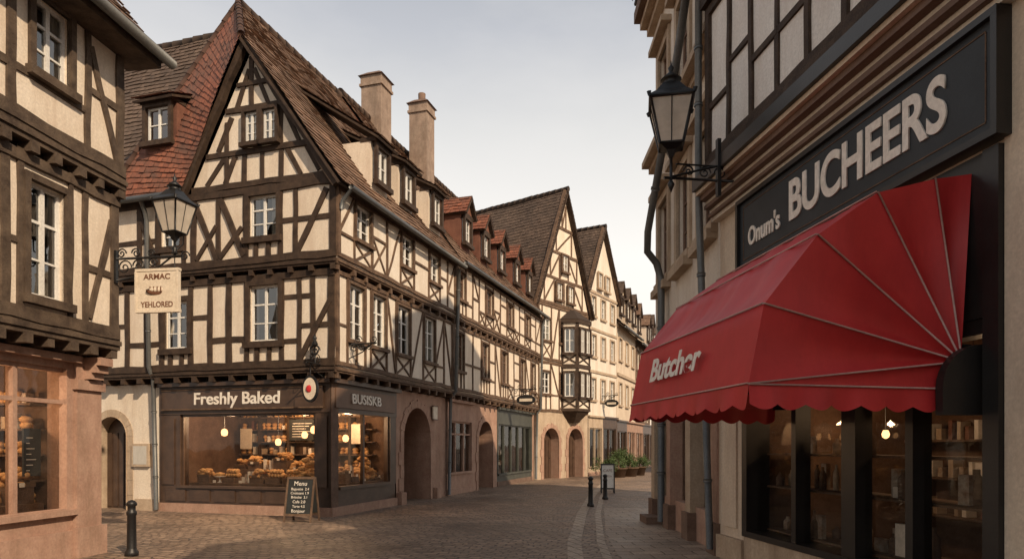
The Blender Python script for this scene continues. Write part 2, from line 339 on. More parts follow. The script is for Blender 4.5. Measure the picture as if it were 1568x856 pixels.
def roof(b,mt,eL,eR,rR,rL,lip=.03,wav=.035,under=True,seed=0):
    """individually laid plain tiles in half-bonded courses over a slightly sagging slope"""
    eL,eR,rR,rL=[Vector(x) for x in (eL,eR,rR,rL)]
    ed=(eR-eL).normalized(); n=(eR-eL).cross(((rL+rR)/2-(eL+eR)/2)); n.normalize()
    if n.z<0: n=-n
    H=max((rL-eL).length,(rR-eR).length)
    nr=max(2,round(H/.2)); bw=.18
    qL1=(rL-eL).dot(ed); qR0=(eR-eL).dot(ed); qR1=(rR-eL).dot(ed)
    def P(q,v):
        l=qL1*v; r_=qR0*(1-v)+qR1*v; q=min(max(q,l),r_)
        u=(q-l)/(r_-l) if r_-l>1e-6 else 0
        p=(eL*(1-u)+eR*u)*(1-v)+(rL*(1-u)+rR*u)*v
        return p+n*(noise.noise(p*.45+Vector((seed,0,0)))*wav*2)
    vs=[];fs=[];uv=[]
    for j in range(nr):
        v0,v1=j/nr,(j+1)/nr; off=bw/2 if j%2==0 else 0
        lo=min(qL1*v0,qL1*v1); hi=max(qR0*(1-v0)+qR1*v0,qR0*(1-v1)+qR1*v1)
        k0=math.floor((lo+off)/bw); k1=math.ceil((hi+off)/bw)
        for k in range(k0,k1):
            qa=k*bw-off; qb=qa+bw
            a,c_=P(qa,v0),P(qb,v0); d_,e_=P(qb,v1),P(qa,v1)
            if (a-c_).length<.02 and (d_-e_).length<.02: continue
            dn=(a-e_)*RG.uniform(.0,.14); l1=lip*RG.uniform(.6,1.3); l2=l1+RG.uniform(-.007,.007)
            if RG.random()<.02: l1+=.02; dn=(a-e_)*.25
            o=len(vs)
            vs+=[a,c_,c_+n*l2+dn,a+n*l1+dn,d_+n*.004,e_+n*.004]
            uv+=[(qa+.02,j*.2+.01),(qb-.02,j*.2+.01),(qb,j*.2+.008),(qa,j*.2+.008),(qb,(j+1)*.2-.004),(qa,(j+1)*.2-.004)]
            fs+=[(o,o+1,o+2,o+3),(o+3,o+2,o+4,o+5)]
    b.add(mt,vs,fs,uvs=uv,part='roof_tiles')
    if under:
        c=[eL,eR,rR,rL]; t=n*-.1; u=n*-.045
        b.hexa(TB,[x+t for x in c]+[x+u for x in c],part='roof_boards')
def ridge(b,mt,p,q,r=.13):
    p=Vector(p);q=Vector(q);L=(q-p).length;n=max(1,int(L/.38));d=(q-p)/n
    for i in range(n):
        j=Z*RG.uniform(-.012,.012)
        b.tube(mt,[p+d*i+j,p+d*(i+1.08)+j],[r*1.08,r*.92],n=8,part='ridge_tiles')
def gutter(b,p,q,r=.075):
    b.tube(ZINC,[p,q],r,n=10,part='gutter')
def pipe(b,pts,r=.05):
    b.tube(ZINC,pts,r,n=10,part='downpipe')
    for i in range(len(pts)-1):
        a,c=Vector(pts[i]),Vector(pts[i+1])
        if (c-a).length>1.2:
            k=int((c-a).length/1.1)
            for j in range(1,k+1):
                p=a.lerp(c,j/(k+1)); t=(c-a).normalized()*.025; b.tube(ZINC,[p-t,p+t],r*1.25,n=10,part='pipe_collars')
def dormer(b,f,s,z0,w,h,df,back,tile,cheek,style='shed',fr=None,rise=1.1):
    hw=w/2+.14; z1=z0+h+.12; zb=z0-.35
    b.box(f,cheek,s-hw,s+hw,zb,z1,df-back,df,'dormers')
    window(b,f,s,z0,w,h,df+.1,rec=.08,fr=fr,case=TB,cas=.1,bars=1,det=False)
    b.box(f,TB,s-hw-.02,s+hw+.02,z1-.02,z1+.08,df-.3,df+.16,'dormer_trim')
    if style=='shed':
        roof(b,tile,f.p(s-hw-.12,z1+.06,df+.32),f.p(s+hw+.12,z1+.06,df+.32),f.p(s+hw+.12,z1+.06+rise,df-back-.6),f.p(s-hw-.12,z1+.06+rise,df-back-.6),wav=.01)
    else:
        zp=z1+.1+rise*.5
        for sg in (-1,1):
            a=f.p(s+sg*(hw+.14),z1+.02,df+.28); c=f.p(s+sg*(hw+.14),z1+.02,df-back); d=f.p(s,zp,df-back-.5); e=f.p(s,zp,df+.28)
            if sg<0: roof(b,tile,a,c,d,e,wav=.005)
            else: roof(b,tile,c,a,e,d,wav=.005)
        b.add(cheek,[f.p(s-hw,z1+.05,df+.12),f.p(s+hw,z1+.05,df+.12),f.p(s,zp-.08,df+.12)],[(0,1,2)],part='dormers')
def arch_wall(b,f,s0,s1,z1,d,c,r,zs,mt,vous,depth=.5,doormt=None,z0=0,quoin=True):
    n=14; pts=[(c-r,z0)]+[(c-r*math.cos(math.pi*i/n),zs+r*math.sin(math.pi*i/n)) for i in range(n+1)]+[(c+r,z0)]
    b.add(mt,[f.p(s0,z0,d),f.p(c-r,z0,d),f.p(c-r,z1,d),f.p(s0,z1,d)],[(0,1,2,3)],part='walls')
    b.add(mt,[f.p(c+r,z0,d),f.p(s1,z0,d),f.p(s1,z1,d),f.p(c+r,z1,d)],[(0,1,2,3)],part='walls')
    A=pts[1:-1]
    for i in range(n):
        a,e=A[i],A[i+1]
        b.add(mt,[f.p(a[0],a[1],d),f.p(e[0],e[1],d),f.p(e[0],z1,d),f.p(a[0],z1,d)],[(0,1,2,3)],part='walls')
    for i in range(len(pts)-1):
        a,e=pts[i],pts[i+1]
        b.add(vous,[f.p(a[0],a[1],d+.04),f.p(e[0],e[1],d+.04),f.p(e[0],e[1],d-depth),f.p(a[0],a[1],d-depth)],[(0,1,2,3)],part='arch_reveal')
    t=.2; pr=.03 if quoin else .012
    for i in range(n):
        a0=math.pi*(i+.02)/n;a1=math.pi*(i+.98)/n; t2=t+(.05 if i%2 and quoin else 0)
        q=[(c-r*math.cos(a0),zs+r*math.sin(a0)),(c-r*math.cos(a1),zs+r*math.sin(a1)),(c-(r+t2)*math.cos(a1),zs+(r+t2)*math.sin(a1)),(c-(r+t2)*math.cos(a0),zs+(r+t2)*math.sin(a0))]
        b.hexa(vous,[f.p(x,z,d-.02) for x,z in q]+[f.p(x,z,d+pr+(i%3)*.003) for x,z in q],part='arch_stones')
    k=int((zs-z0)/.36)
    for i in range(k):
        zz=z0+(zs-z0)*i/k; z2=z0+(zs-z0)*(i+.98)/k; t2=t+(.1 if i%2 and quoin else 0)
        b.box(f,vous,c-r-t2,c-r,zz+.002,z2,d-.02,d+pr+(i%3)*.003,'arch_stones'); b.box(f,vous,c+r,c+r+t2,zz+.002,z2,d-.02,d+pr+(i%3)*.003,'arch_stones')
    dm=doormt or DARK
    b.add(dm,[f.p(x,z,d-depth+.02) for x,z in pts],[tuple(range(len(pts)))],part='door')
    if doormt:
        for i in range(5):
            x=c-r+2*r*(i+.5)/5; b.box(f,dm,x-.14*r,x+.14*r,z0+.05,zs+.1,d-depth+.02,d-depth+.045,'door')
        b.blob(IRON,f.p(c+r*.7,z0+1.05,d-depth+.07),(.03,.03,.03),part='door_handle')
def shelfrow(b,f,s0,s1,zz,d0,d1,goods=BREAD):
    b.box(f,TB2,s0,s1,zz,zz+.03,d0,d1,'shelves')
    x=s0+.08
    while x<s1-.12:
        wd=RG.uniform(.05,.11); hh=RG.uniform(.1,.26)
        if RG.random()<.9:
            if goods is BREAD and RG.random()<.75:
                for k in range(2): b.blob(goods,f.p(x+RG.uniform(-.02,.02),zz+.03+.05+k*.09,(d0+d1)/2),(wd,.08,.06),part='goods')
            else: b.box(f,RG.choice([JAR,LETW,SANDB,REDD]),x-wd*.5,x+wd*.5,zz+.031,zz+.03+hh,d0+.08,d1-.06,'goods')
        x+=wd*2+.015
def interior(b,f,s0,s1,z0,z1,d0,d1,mt,shelves=3,goods=BREAD,open_right=False,step=.5):
    F=lambda q,m,p: b.add(m,[f.p(*x) for x in q],[(0,1,2,3)],part=p)
    F([(s0,z0,d1),(s1,z0,d1),(s1,z1,d1),(s0,z1,d1)],mt,'room'); F([(s0,z0,d1),(s0,z0,d0),(s0,z1,d0),(s0,z1,d1)],mt,'room')
    if not open_right: F([(s1,z0,d1),(s1,z0,d0),(s1,z1,d0),(s1,z1,d1)],mt,'room')
    F([(s0,z0,d1),(s1,z0,d1),(s1,z0,d0),(s0,z0,d0)],mt,'room'); F([(s0,z1,d1),(s1,z1,d1),(s1,z1,d0),(s0,z1,d0)],mt,'room')
    for k in range(shelves):
        zz=z0+.65+k*step
        if zz>z1-.4: break
        shelfrow(b,f,s0+.2,s1-.2,zz,d1+.03,d1+.32,goods)
def counter(b,f,s0,s1,z,d0,d1,dens=3,seed=1):
    r=random.Random(seed)
    b.box(f,TB2,s0,s1,.1,z,d0,d1,'counter')
    x=s0+.15
    while x<s1-.15:
        kind=r.random(); L=r.uniform(.3,.5); lift=r.choice([0,.06,.14,.24])
        if lift: b.box(f,TB2,x,x+L*.9,z,z+lift,d0+.05,d1-.12,'stands')
        if kind<.5:
            for k in range(18):
                sc=r.uniform(.045,.07); b.blob(BREAD,f.p(x+r.uniform(.04,L-.06),z+lift+sc*.6+r.choice([0,.05,.1,.14]),r.uniform(d0+.1,d1-.12)),(sc*1.3,sc,sc*.8),part='bread')
            b.box(f,BARK,x,x+L*.92,z+lift,z+lift+.07,d1-.13,d1-.1,'baskets')
        elif kind<.78:
            for k in range(5): b.blob(BREAD,f.p(x+.05+k*L*.19,z+lift+.06,(d0+d1)/2),(.05,.17,.07),part='bread')
            for k in range(4): b.blob(BREAD,f.p(x+.08+k*L*.2,z+lift+.16,(d0+d1)/2),(.05,.16,.065),part='bread')
        elif kind<.88:
            b.lathe(WHT,f.p(x+L*.4,z+lift,(d0+d1)/2),[(.07,0),(.02,.03),(.02,.14),(.14,.15),(.14,.165)],n=14,part='cake_stands')
            b.lathe(BREAD,f.p(x+L*.4,z+lift+.166,(d0+d1)/2),[(.11,0),(.12,.03),(.11,.08),(.02,.1)],n=14,part='cakes')
        else:
            for k in range(4): b.box(f,JAR if k%2 else LETW,x+k*.09,x+k*.09+.07,z+lift,z+lift+r.uniform(.12,.3),d0+.2,d0+.27,'goods')
        if r.random()<.5: b.box(f,LETW,x+L*.3,x+L*.3+.09,z+lift+.005,z+lift+.07,d1-.08,d1-.075,'price_cards')
        x+=L+.03
def scroll(b,c,ex,ez,r0,turns,a0,rad=.012,mt=None,sgn=1):
    pts=[];n=int(18*turns)
    for i in range(n+1):
        t=i/n; a=a0+sgn*t*turns*2*math.pi; r=r0*(1-.85*t)
        pts.append(Vector(c)+ex*math.cos(a)*r+ez*math.sin(a)*r)
    b.tube(mt or IRON,pts,rad,n=6,part='scrollwork')
def lantern(b,c,H,rot=.3,n=4):
    c=Vector(c); k=H
    b.lathe(IRON,c,[(.03*k,-.12*k),(.07*k,-.05*k),(.16*k,-.01*k),(.165*k,.01*k)],n=n,rot=rot,part='base',smooth=False)
    r0,r1,h=.17*k,.31*k,.46*k
    for j in range(n):
        a=2*math.pi*j/n+rot; v=Vector((math.cos(a),math.sin(a),0))
        a2=2*math.pi*(j+1)/n+rot; v2=Vector((math.cos(a2),math.sin(a2),0))
        b.add(LGLASS,[c+v*r0+Z*.012*k,c+v2*r0+Z*.012*k,c+v2*r1*.98+Z*h,c+v*r1*.98+Z*h],[(0,1,2,3)],part='glass_body')
        b.tube(IRON,[c+v*r0,c+v*r1+Z*h],.013*k,n=6,part='frame'); b.tube(IRON,[c+v*r1+Z*h,c+v2*r1+Z*h],.018*k,n=6,part='frame')
        b.tube(IRON,[c+v*r0,c+v2*r0],.014*k,n=6,part='frame')
        m1=(v*r0+v2*r0)/2; m2=(v*r1+v2*r1)/2
        b.tube(IRON,[c+m1*1.01,c+m2*1.01+Z*h],.006*k,n=5,part='frame')
        b.tube(IRON,[c+v*r1*1.05+Z*h,c+v*r1*1.1+Z*(h+.03*k),c+v*r1*1.0+Z*(h+.05*k)],[.02*k,.024*k,.008*k],n=6,part='corner_knobs')
    b.tube(WHT,[c+Z*.02*k,c+Z*.2*k],.02*k,part='lamp_holder'); b.lathe(CURT,c+Z*.2*k,[(.02*k,0),(.05*k,.04*k),(.055*k,.1*k),(.02*k,.15*k)],n=10,part='bulb')
    b.lathe(IRON,c+Z*h,[(r1*1.1,0),(r1*1.06,.02*k),(.22*k,.09*k),(.12*k,.2*k)],n=n,rot=rot,part='roof_cap',smooth=False)
    b.lathe(IRON,c+Z*(h+.19*k),[(.1*k,0),(.085*k,.01*k),(.085*k,.065*k),(.115*k,.07*k),(.05*k,.13*k),(.02*k,.16*k),(.035*k,.195*k),(.01*k,.23*k),(.004*k,.28*k)],n=12,part='finial')

# ------------------------------------------------------------------ ground
def sheet(name,pts,z,mt):
    me=bpy.data.meshes.new(name); me.from_pydata([(x,y,z) for x,y in pts],[],[tuple(range(len(pts)))]); me.materials.append(mt)
    o=bpy.data.objects.new(name,me); scene.collection.objects.link(o); return o
sheet('ground',[(-400,-200),(400,-200),(400,900),(-400,900)],0,COB)
def ribbon(name,cl,w,z,mt):
    P=[Vector((x,y,0)) for x,y in cl]; L=[];Rr=[]
    for i,p in enumerate(P):
        t=(P[min(i+1,len(P)-1)]-P[max(i-1,0)]).normalized(); s=t.cross(Z); L.append(p-s*w/2); Rr.append(p+s*w/2)
    vs=[tuple(v)[:2]+(z,) for v in L+Rr]; n=len(P); fs=[(i,i+1,n+i+1,n+i) for i in range(n-1)]
    me=bpy.data.meshes.new(name); me.from_pydata(vs,[],fs); me.materials.append(mt); o=bpy.data.objects.new(name,me); scene.collection.objects.link(o)
ribbon('drain_channel',[(.7,2),(.86,9),(1.1,12),(1.75,17),(2.7,23),(4.2,31)],.24,.008,STRIP)
ribbon('drain_channel',[(1.2,2),(1.35,9),(1.57,12),(2.15,17),(3.05,23),(4.55,31)],.14,.008,STRIP)
sheet('pavement',[(1.45,2.0),(4.5,1.0),(4.5,18.5),(2.5,18.5),(1.8,13),(1.55,9)],.004,PAV)

# ------------------------------------------------------------------ corner bakery house
C=(-4.3,16.2); eF=(.956,-.294); eS=(.294,.956)
FR=Fac(C,eF); ST=Fac(C,eS)
b=B('half_timbered_bakery_house',(C[0],C[1],0))
J,J2=.25,.35
b.box(FR,SHOPW,-5.1,-.02,.22,.62,-.3,0,'shop_front'); b.box(FR,SAND,-5.14,0,0,.22,-.3,.05,'plinth')
for i in range(6):
    x0=-4.95+i*.76; b.box(FR,SHOPW,x0+.06,x0+.68,.28,.57,0,.025,'shop_front')
b.box(FR,SHOPW,-5.1,-4.45,.62,2.5,-.3,0,'shop_front'); b.box(FR,SHOPW,-.45,-.02,.62,2.5,-.3,.0,'shop_front')
b.box(FR,SHOPW,-5.0,-4.62,.7,2.4,0,.03,'shop_front'); b.box(FR,SHOPW,-.36,-.12,.7,2.4,0,.03,'shop_front')
b.box(FR,SHOPW,-5.1,-.02,2.5,3.3,-.3,.02,'shop_front')
b.box(FR,SHOPW,-5.15,.04,3.2,3.3,.02,.16,'shop_cornice'); b.box(FR,SHOPW,-4.5,-.4,.62,.68,-.12,.07,'shop_cornice')
b.box(FR,SHOPW,-4.98,-.2,2.62,3.12,.02,.06,'fascia_sign'); 
for q in ((-4.98,-.2,2.60,2.64),(-4.98,-.2,3.10,3.14)): b.box(FR,TB2,q[0],q[1],q[2],q[3],.05,.085,'sign_trim')
b.text(FR,'Freshly Baked',-2.68,2.87,.065,.42,LETW,2.55,'fascia_lettering',bold=.008)
b.add(SGLASS,[FR.p(-4.45,.66,-.1),FR.p(-.45,.66,-.1),FR.p(-.45,2.5,-.1),FR.p(-4.45,2.5,-.1)],[(0,1,2,3)],part='shop_glass')
for x in (-4.43,-.47): b.box(FR,SHOPW,x-.04,x+.04,.66,2.5,-.14,-.05,'shop_front')
b.box(FR,SHOPW,-4.39,-.51,2.44,2.5,-.14,-.052,'shop_front')
b.box(ST,SHOPW,.0,3.3,.22,.62,-.3,-.002,'shop_front'); b.box(ST,SAND,-.04,3.36,0,.22,-.29,.052,'plinth')
b.box(ST,SHOPW,3.0,3.35,.62,2.5,-.3,0,'shop_front'); b.box(ST,SHOPW,.0,.26,.62,2.5,-.3,0.002,'shop_front')
b.box(ST,SHOPW,.0,3.35,2.5,3.3,-.3,.021,'shop_front'); b.box(ST,SHOPW,-.1,3.4,3.2,3.3,.02,.161,'shop_cornice')
b.box(ST,BRW,.1,3.2,2.62,3.1,.02,.06,'fascia_sign'); b.text(ST,'BUSISKB',1.55,2.86,.08,.34,LETW,1.5,'fascia_lettering',ext=.015,bold=.006)
b.add(SGLASS,[ST.p(.26,.66,-.1),ST.p(3.0,.66,-.1),ST.p(3.0,2.5,-.1),ST.p(.26,2.5,-.1)],[(0,1,2,3)],part='shop_glass')
for x in (.28,1.62,2.98): b.box(ST,SHOPW,x-.035,x+.035,.66,2.5,-.14,-.05,'shop_front')
b.box(ST,SHOPW,.3,2.96,.62,.7,-.15,.06,'shop_cornice')
interior(b,FR,-5.0,-.2,.05,3.15,-.2,-3.0,ROOMW,shelves=6,open_right=True,step=.36)
b.add(ROOMW,[ST.p(3.3,.05,-.2),ST.p(3.3,3.2,-.2),ST.p(3.3,3.2,-4.6),ST.p(3.3,.05,-4.6)],[(0,1,2,3)],part='room')
for k in range(5): shelfrow(b,Fac(ST.p(3.28,0,-2.6),tuple((-FR.e*-1).xy)),0.0,2.2,.9+k*.36,.02,.26)
counter(b,FR,-4.35,-.75,.74,-.8,-.2,dens=3,seed=3); counter(b,ST,1.0,2.9,.74,-.75,-.2,dens=3,seed=4)
counter(b,FR,-4.2,-1.2,1.05,-1.9,-1.4,dens=3,seed=14)
for x in (-4.1,-3.1,-2.1,-1.1): b.box(FR,TB,x-.04,x+.04,.1,3.0,-2.97,-2.66,'shelf_posts')
b.box(FR,CHALK,-3.0,-2.2,1.85,2.45,-2.62,-2.58,'menu_board'); b.box(FR,SIGNP,-4.7,-4.3,1.6,2.2,-2.62,-2.6,'poster'); b.box(FR,SIGNP,-1.0,-.6,1.75,2.3,-2.62,-2.6,'poster')
for i in range(6): b.box(FR,LETW,-2.9,-2.45+.1*((i*7)%3),1.95+i*.075,1.963+i*.075,-2.58,-2.577,'menu_lines')
for (x,z,dp) in ((-3.75,2.05,-.8),(-2.95,1.8,-2.0),(-2.3,2.0,-2.3),(-.95,2.1,-.7),(-1.5,1.85,-2.2)):
    b.lathe(GLOW,FR.p(x,z,dp),[(.01,-.1),(.07,-.08),(.09,0),(.07,.07),(.02,.1)],n=10,part='pendant_lamps'); b.tube(IRON,[FR.p(x,z+.1,dp),FR.p(x,3.1,dp)],.008,n=5,part='pendant_cords')
for (x,z,dp) in ((.75,2.0,-.8),(2.3,1.9,-1.0)):
    b.lathe(GLOW,ST.p(x,z,dp),[(.01,-.1),(.07,-.08),(.09,0),(.07,.07),(.02,.1)],n=10,part='pendant_lamps'); b.tube(IRON,[ST.p(x,z+.1,dp),ST.p(x,3.1,dp)],.008,n=5,part='pendant_cords')
b.light(FR.p(-3.6,2.4,-.9),62); b.light(FR.p(-1.4,2.4,-1.0),62); b.light(FR.p(-2.6,2.5,-2.0),55); b.light(ST.p(1.9,2.35,-.7),48)
for i in range(60):
    r=RG.uniform(.05,.1); a=RG.random(); z=.8+RG.random()*.6*(1-abs(a-.5)*1.6)
    b.blob(BREAD,FR.p(-1.3+a*.75,z,-.45+RG.uniform(-.12,.12)),(r*1.4,r,r*.8),part='bread')
    b.blob(BREAD,ST.p(1.9+a*.8,z,-.45+RG.uniform(-.12,.12)),(r*1.4,r,r*.8),part='bread')
b.box(FR,SANDD,-.0,.03,.22,3.2,-.25,.03,'corner_stone')
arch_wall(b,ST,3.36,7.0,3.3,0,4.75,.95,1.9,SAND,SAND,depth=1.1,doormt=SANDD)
b.box(ST,SAND,5.95,6.3,0,.35,.0,.16,'plinth'); b.box(ST,SAND,3.4,3.72,0,.35,.0,.16,'plinth')
b.box(ST,SHOPW,4.3,4.6,1.2,1.8,-1.07,-1.03,'notice_board')
arch_wall(b,FR,-9.5,-5.14,3.3,-.02,-6.72,.52,1.95,PL,SANDB,depth=.35,doormt=SHOPW,quoin=False)
b.box(FR,SANDB,-9.5,-7.55,0,.3,-.05,.03,'plinth'); b.box(FR,SANDB,-5.9,-5.16,0,.3,-.05,.03,'plinth')
b.box(FR,SANDB,-5.98,-5.42,1.15,1.75,-.02,.06,'notice_case'); b.box(FR,CURT,-5.92,-5.48,1.21,1.69,.06,.064,'notice_case')
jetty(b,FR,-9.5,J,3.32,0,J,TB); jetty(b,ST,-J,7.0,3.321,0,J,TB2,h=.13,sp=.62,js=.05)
W1=[(-1.70,4.22,.82,1.36),(-4.32,4.15,.7,1.2)]; W2=[(-1.66,6.72,.78,1.0),(-4.4,6.7,.6,.85)]
def fr_front(d,z0,z1,s0,s1,wins,beams,rails):
    wall(b,FR,s0,s1,z0,z1,d,[(a-ww/2,a+ww/2,q,q+h) for a,q,ww,h in wins],PL)
    for a,q,ww,h in wins: window(b,FR,a,q,ww,h,d,case=TB,cas=.12)
    b.beam(FR,TB,(s0,z0+.1),(s1,z0+.1),.2,d-.02,d+.055); b.beam(FR,TB,(s0,z1-.09),(s1,z1-.09),.18,d-.02,d+.057)
    for i,(a,c,w) in enumerate(beams): b.beam(FR,TB,a,c,w,d-.02,d+.03+.0011*i)
    for i,(x0,x1,z,w) in enumerate(rails): b.beam(FR,TB,(x0,z),(x1,z),w,d-.02,d+.026-.0009*i)
z0,z1=3.56,5.85
P=lambda x,w=.16: ((x,z0+.15),(x,z1-.15),w)
beams=[P(J-.1,.2),P(-.35,.15),P(-.72,.13),P(-1.2,.15),P(-2.2,.15),P(-2.72,.17),P(-3.28,.14),P(-3.87,.15),P(-4.78,.15),P(-5.25,.17),P(-5.9,.14),P(-6.5,.16),P(-7.3,.16),P(-8.2,.16),P(-9.2,.16),
  ((.12,5.1),(-.72,z0+.15),.15),((-1.55,z0+.15),(-1.55,4.1),.12),((-1.9,z0+.15),(-1.9,4.1),.12),((-4.15,z0+.15),(-4.15,4.03),.12),((-4.5,z0+.15),(-4.5,4.03),.12)]
rails=[(J-.1,-.72,4.55,.13),(-.72,-1.2,4.2,.13),(-2.2,-3.28,4.3,.14),(-3.28,-3.87,4.9,.13),(-4.78,-5.9,4.3,.14),(-5.9,-6.5,4.8,.13),(-6.5,-9.2,4.3,.14),(-.35,-1.2,5.25,.12)]
fr_front(J,z0,z1,-9.5,J,W1,beams,rails)
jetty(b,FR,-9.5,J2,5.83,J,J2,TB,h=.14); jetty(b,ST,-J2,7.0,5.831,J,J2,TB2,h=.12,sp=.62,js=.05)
z0,z1=6.07,7.95
beams=[P(J2-.1,.2),P(-.75,.13),P(-1.17,.15),P(-2.15,.15),P(-2.95,.14),P(-3.7,.16),P(-4.0,.14),P(-4.8,.14),P(-5.4,.15),P(-6.2,.15),P(-7.0,.15),P(-8.0,.15),P(-9.2,.15),
 ((.1,7.7),(-.72,6.25),.15),((-2.9,7.75),(-2.2,6.3),.15),((-2.25,7.0),(-2.9,6.3),.12),((-3.65,7.7),(-3.0,6.25),.15),((-3.0,7.1),(-3.6,6.3),.12),((-1.5,6.25),(-1.5,6.6),.12),((-1.85,6.25),(-1.85,6.6),.12),((-5.4,7.7),(-4.85,6.3),.14)]
rails=[(J2-.1,-1.17,7.05,.13),(-4.8,-6.2,6.9,.13),(-6.2,-9.2,7.1,.13)]
fr_front(J2,z0,z1,-9.5,J2,W2,beams,rails)
GA=(-2.0,11.25); gl=(-3.8,8.0); gr=(.3,7.95); d=J2
b.add(PL,[FR.p(gl[0],7.95,d),FR.p(gr[0],7.95,d),FR.p(GA[0],GA[1],d)],[(0,1,2)],part='walls')
def gx(z,side):
    g=gl if side<0 else gr; t=(z-g[1])/(GA[1]-g[1]); return g[0]+(GA[0]-g[0])*t
for i,(z,w) in enumerate(((8.03,.16),(8.82,.15),(9.86,.14),(10.45,.11))): b.beam(FR,TB,(gx(z,-1)+.05,z),(gx(z,1)-.05,z),w,d-.02,d+.05+i*.001)
gb=[((-1.15,8.1),(-1.15,9.8),.14),((-2.2,8.1),(-2.2,9.8),.14),((-1.68,8.1),(-1.68,8.8),.12),((-.6,8.1),(-.98,8.75),.13),((-.1,8.15),(-.45,8.75),.12),((-2.75,8.1),(-2.45,8.75),.13),((-3.3,8.1),(-2.75,8.75),.14),((-2.7,8.1),(-2.7,9.6),.12),((-.65,8.9),(-1.05,9.7),.13),((-2.95,8.9),(-2.55,9.7),.13),((-1.98,9.9),(-1.98,11.1),.13),((-1.5,9.9),(-1.9,10.8),.12),((-2.4,9.9),(-2.05,10.8),.12)]
for i,(a,c,w) in enumerate(gb): b.beam(FR,TB,a,c,w,d-.02,d+.028+.001*i)
for sx in (-1.42,-1.93): window(b,FR,sx,8.98,.36,.74,d+.09,rec=.06,case=TB,cas=.07,bars=2)
Ao=(-2.08,11.42); 
b.beam(FR,TB,(-3.97,7.85),Ao,.17,d+.06,d+.2,part='barge_boards'); b.beam(FR,TB,(.42,7.7),Ao,.17,d+.061,d+.201,part='barge_boards')
A=FR.p(-2.08,11.5,.62); Rk=ST.p(1.8,14.15,-4.12)
roof(b,TILE,ST.p(-.62,7.72,.62),ST.p(7.1,7.72,.62),ST.p(7.1,11.3,-2.08),A,seed=1)
roof(b,TILE,A,ST.p(7.1,11.3,-2.08),ST.p(7.1,14.15,-4.12),Rk,seed=2)
roof(b,TILER,FR.p(-6.3,7.95,.6),FR.p(-3.95,7.9,.58),A,Rk,seed=3,under=False)
roof(b,TILED,FR.p(-10.5,7.95,.55),FR.p(-3.9,7.95,.55),FR.p(-4.4,14.4,-3.3),FR.p(-10.5,14.4,-3.3),seed=4)
roof(b,TILED,FR.p(-10.5,7.95,-7),FR.p(-5,7.95,-7),FR.p(-5,14.4,-3.3),FR.p(-10.5,14.4,-3.3),seed=4)
b.add(REDD,[FR.p(-6.3,7.95,.6),Rk,FR.p(-5.0,14.4,-3.3)],[(0,1,2)],part='roof_cheek')
roof(b,TILE,ST.p(1.8,7.7,-9.0),ST.p(7.1,7.7,-9.0),ST.p(7.1,14.15,-4.12),Rk,seed=5)
ridge(b,TILE,Rk,ST.p(7.1,14.17,-4.12)); ridge(b,TILER,A,Rk,r=.09); ridge(b,TILED,FR.p(-10.5,14.42,-3.3),FR.p(-4.6,14.42,-3.3)); ridge(b,TILER,FR.p(-6.3,7.98,.6),Rk,r=.09)
gutter(b,FR.p(-9.5,7.9,.68),FR.p(-4.0,7.9,.68)); gutter(b,ST.p(-.3,7.68,.7),ST.p(7.1,7.68,.7),r=.065)
pipe(b,[ST.p(-.25,7.62,.66),ST.p(-.35,7.35,.5),ST.p(-.3,7.2,.44)],.045)
pipe(b,[FR.p(-5.05,7.85,.66),FR.p(-5.08,7.6,.5),FR.p(-5.1,7.4,.43),FR.p(-5.1,3.7,.36),FR.p(-5.12,3.4,.2),FR.p(-5.12,.05,.1)],.055)
dormer(b,FR,-4.85,9.45,.72,.88,.22,1.0,TILER,REDD,'shed',rise=.75)
for i,(s,zz) in enumerate(((2.25,8.72),(3.85,8.74),(5.95,8.76))): dormer(b,ST,s,zz,.62,.9,.05,1.6,TILE,PL,'shed',rise=1.35 if i else 1.7)
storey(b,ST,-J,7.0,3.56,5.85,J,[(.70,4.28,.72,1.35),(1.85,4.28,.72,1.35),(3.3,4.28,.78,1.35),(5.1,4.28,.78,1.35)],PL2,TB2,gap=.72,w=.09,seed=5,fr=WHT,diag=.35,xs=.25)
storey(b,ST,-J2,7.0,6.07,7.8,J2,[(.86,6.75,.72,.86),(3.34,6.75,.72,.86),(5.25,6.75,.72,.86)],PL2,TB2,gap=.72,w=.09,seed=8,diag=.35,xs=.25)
b.add(PL,[ST.p(0,0,-8.3),ST.p(7,0,-8.3),ST.p(7,8,-8.3),ST.p(0,8,-8.3)],[(0,1,2,3)],part='walls')
b.add(PL,[FR.p(-9.5,0,0),FR.p(-9.5,0,-7),FR.p(-9.5,8,-7),FR.p(-9.5,8,.3)],[(0,1,2,3)],part='walls')
b.add(PL,[FR.p(-9.5,0,-6.8),FR.p(-4.3,0,-6.8),FR.p(-4.3,8,-6.8),FR.p(-9.5,8,-6.8)],[(0,1,2,3)],part='walls')
def chimney(b,f,s,d,z0,z1,w,pot=True):
    h=w/2
    b.box(f,BRICKC,s-h,s+h,z0,z1-.5,d-h,d+h,'chimney'); b.box(f,BRICKC,s-h-.06,s+h+.06,z1-.5,z1-.4,d-h-.06,d+h+.06,'chimney')
    b.box(f,BRICKC,s-h-.02,s+h+.02,z1-.4,z1-.1,d-h-.02,d+h+.02,'chimney')
    b.hexa(SANDD,[f.p(s-h-.1,z1-.1,d-h-.1),f.p(s+h+.1,z1-.1,d-h-.1),f.p(s+h+.1,z1-.1,d+h+.1),f.p(s-h-.1,z1-.1,d+h+.1),f.p(s-h*.6,z1+.12,d-h*.6),f.p(s+h*.6,z1+.12,d-h*.6),f.p(s+h*.6,z1+.12,d+h*.6),f.p(s-h*.6,z1+.12,d+h*.6)],part='chimney_cap')
b.finish()
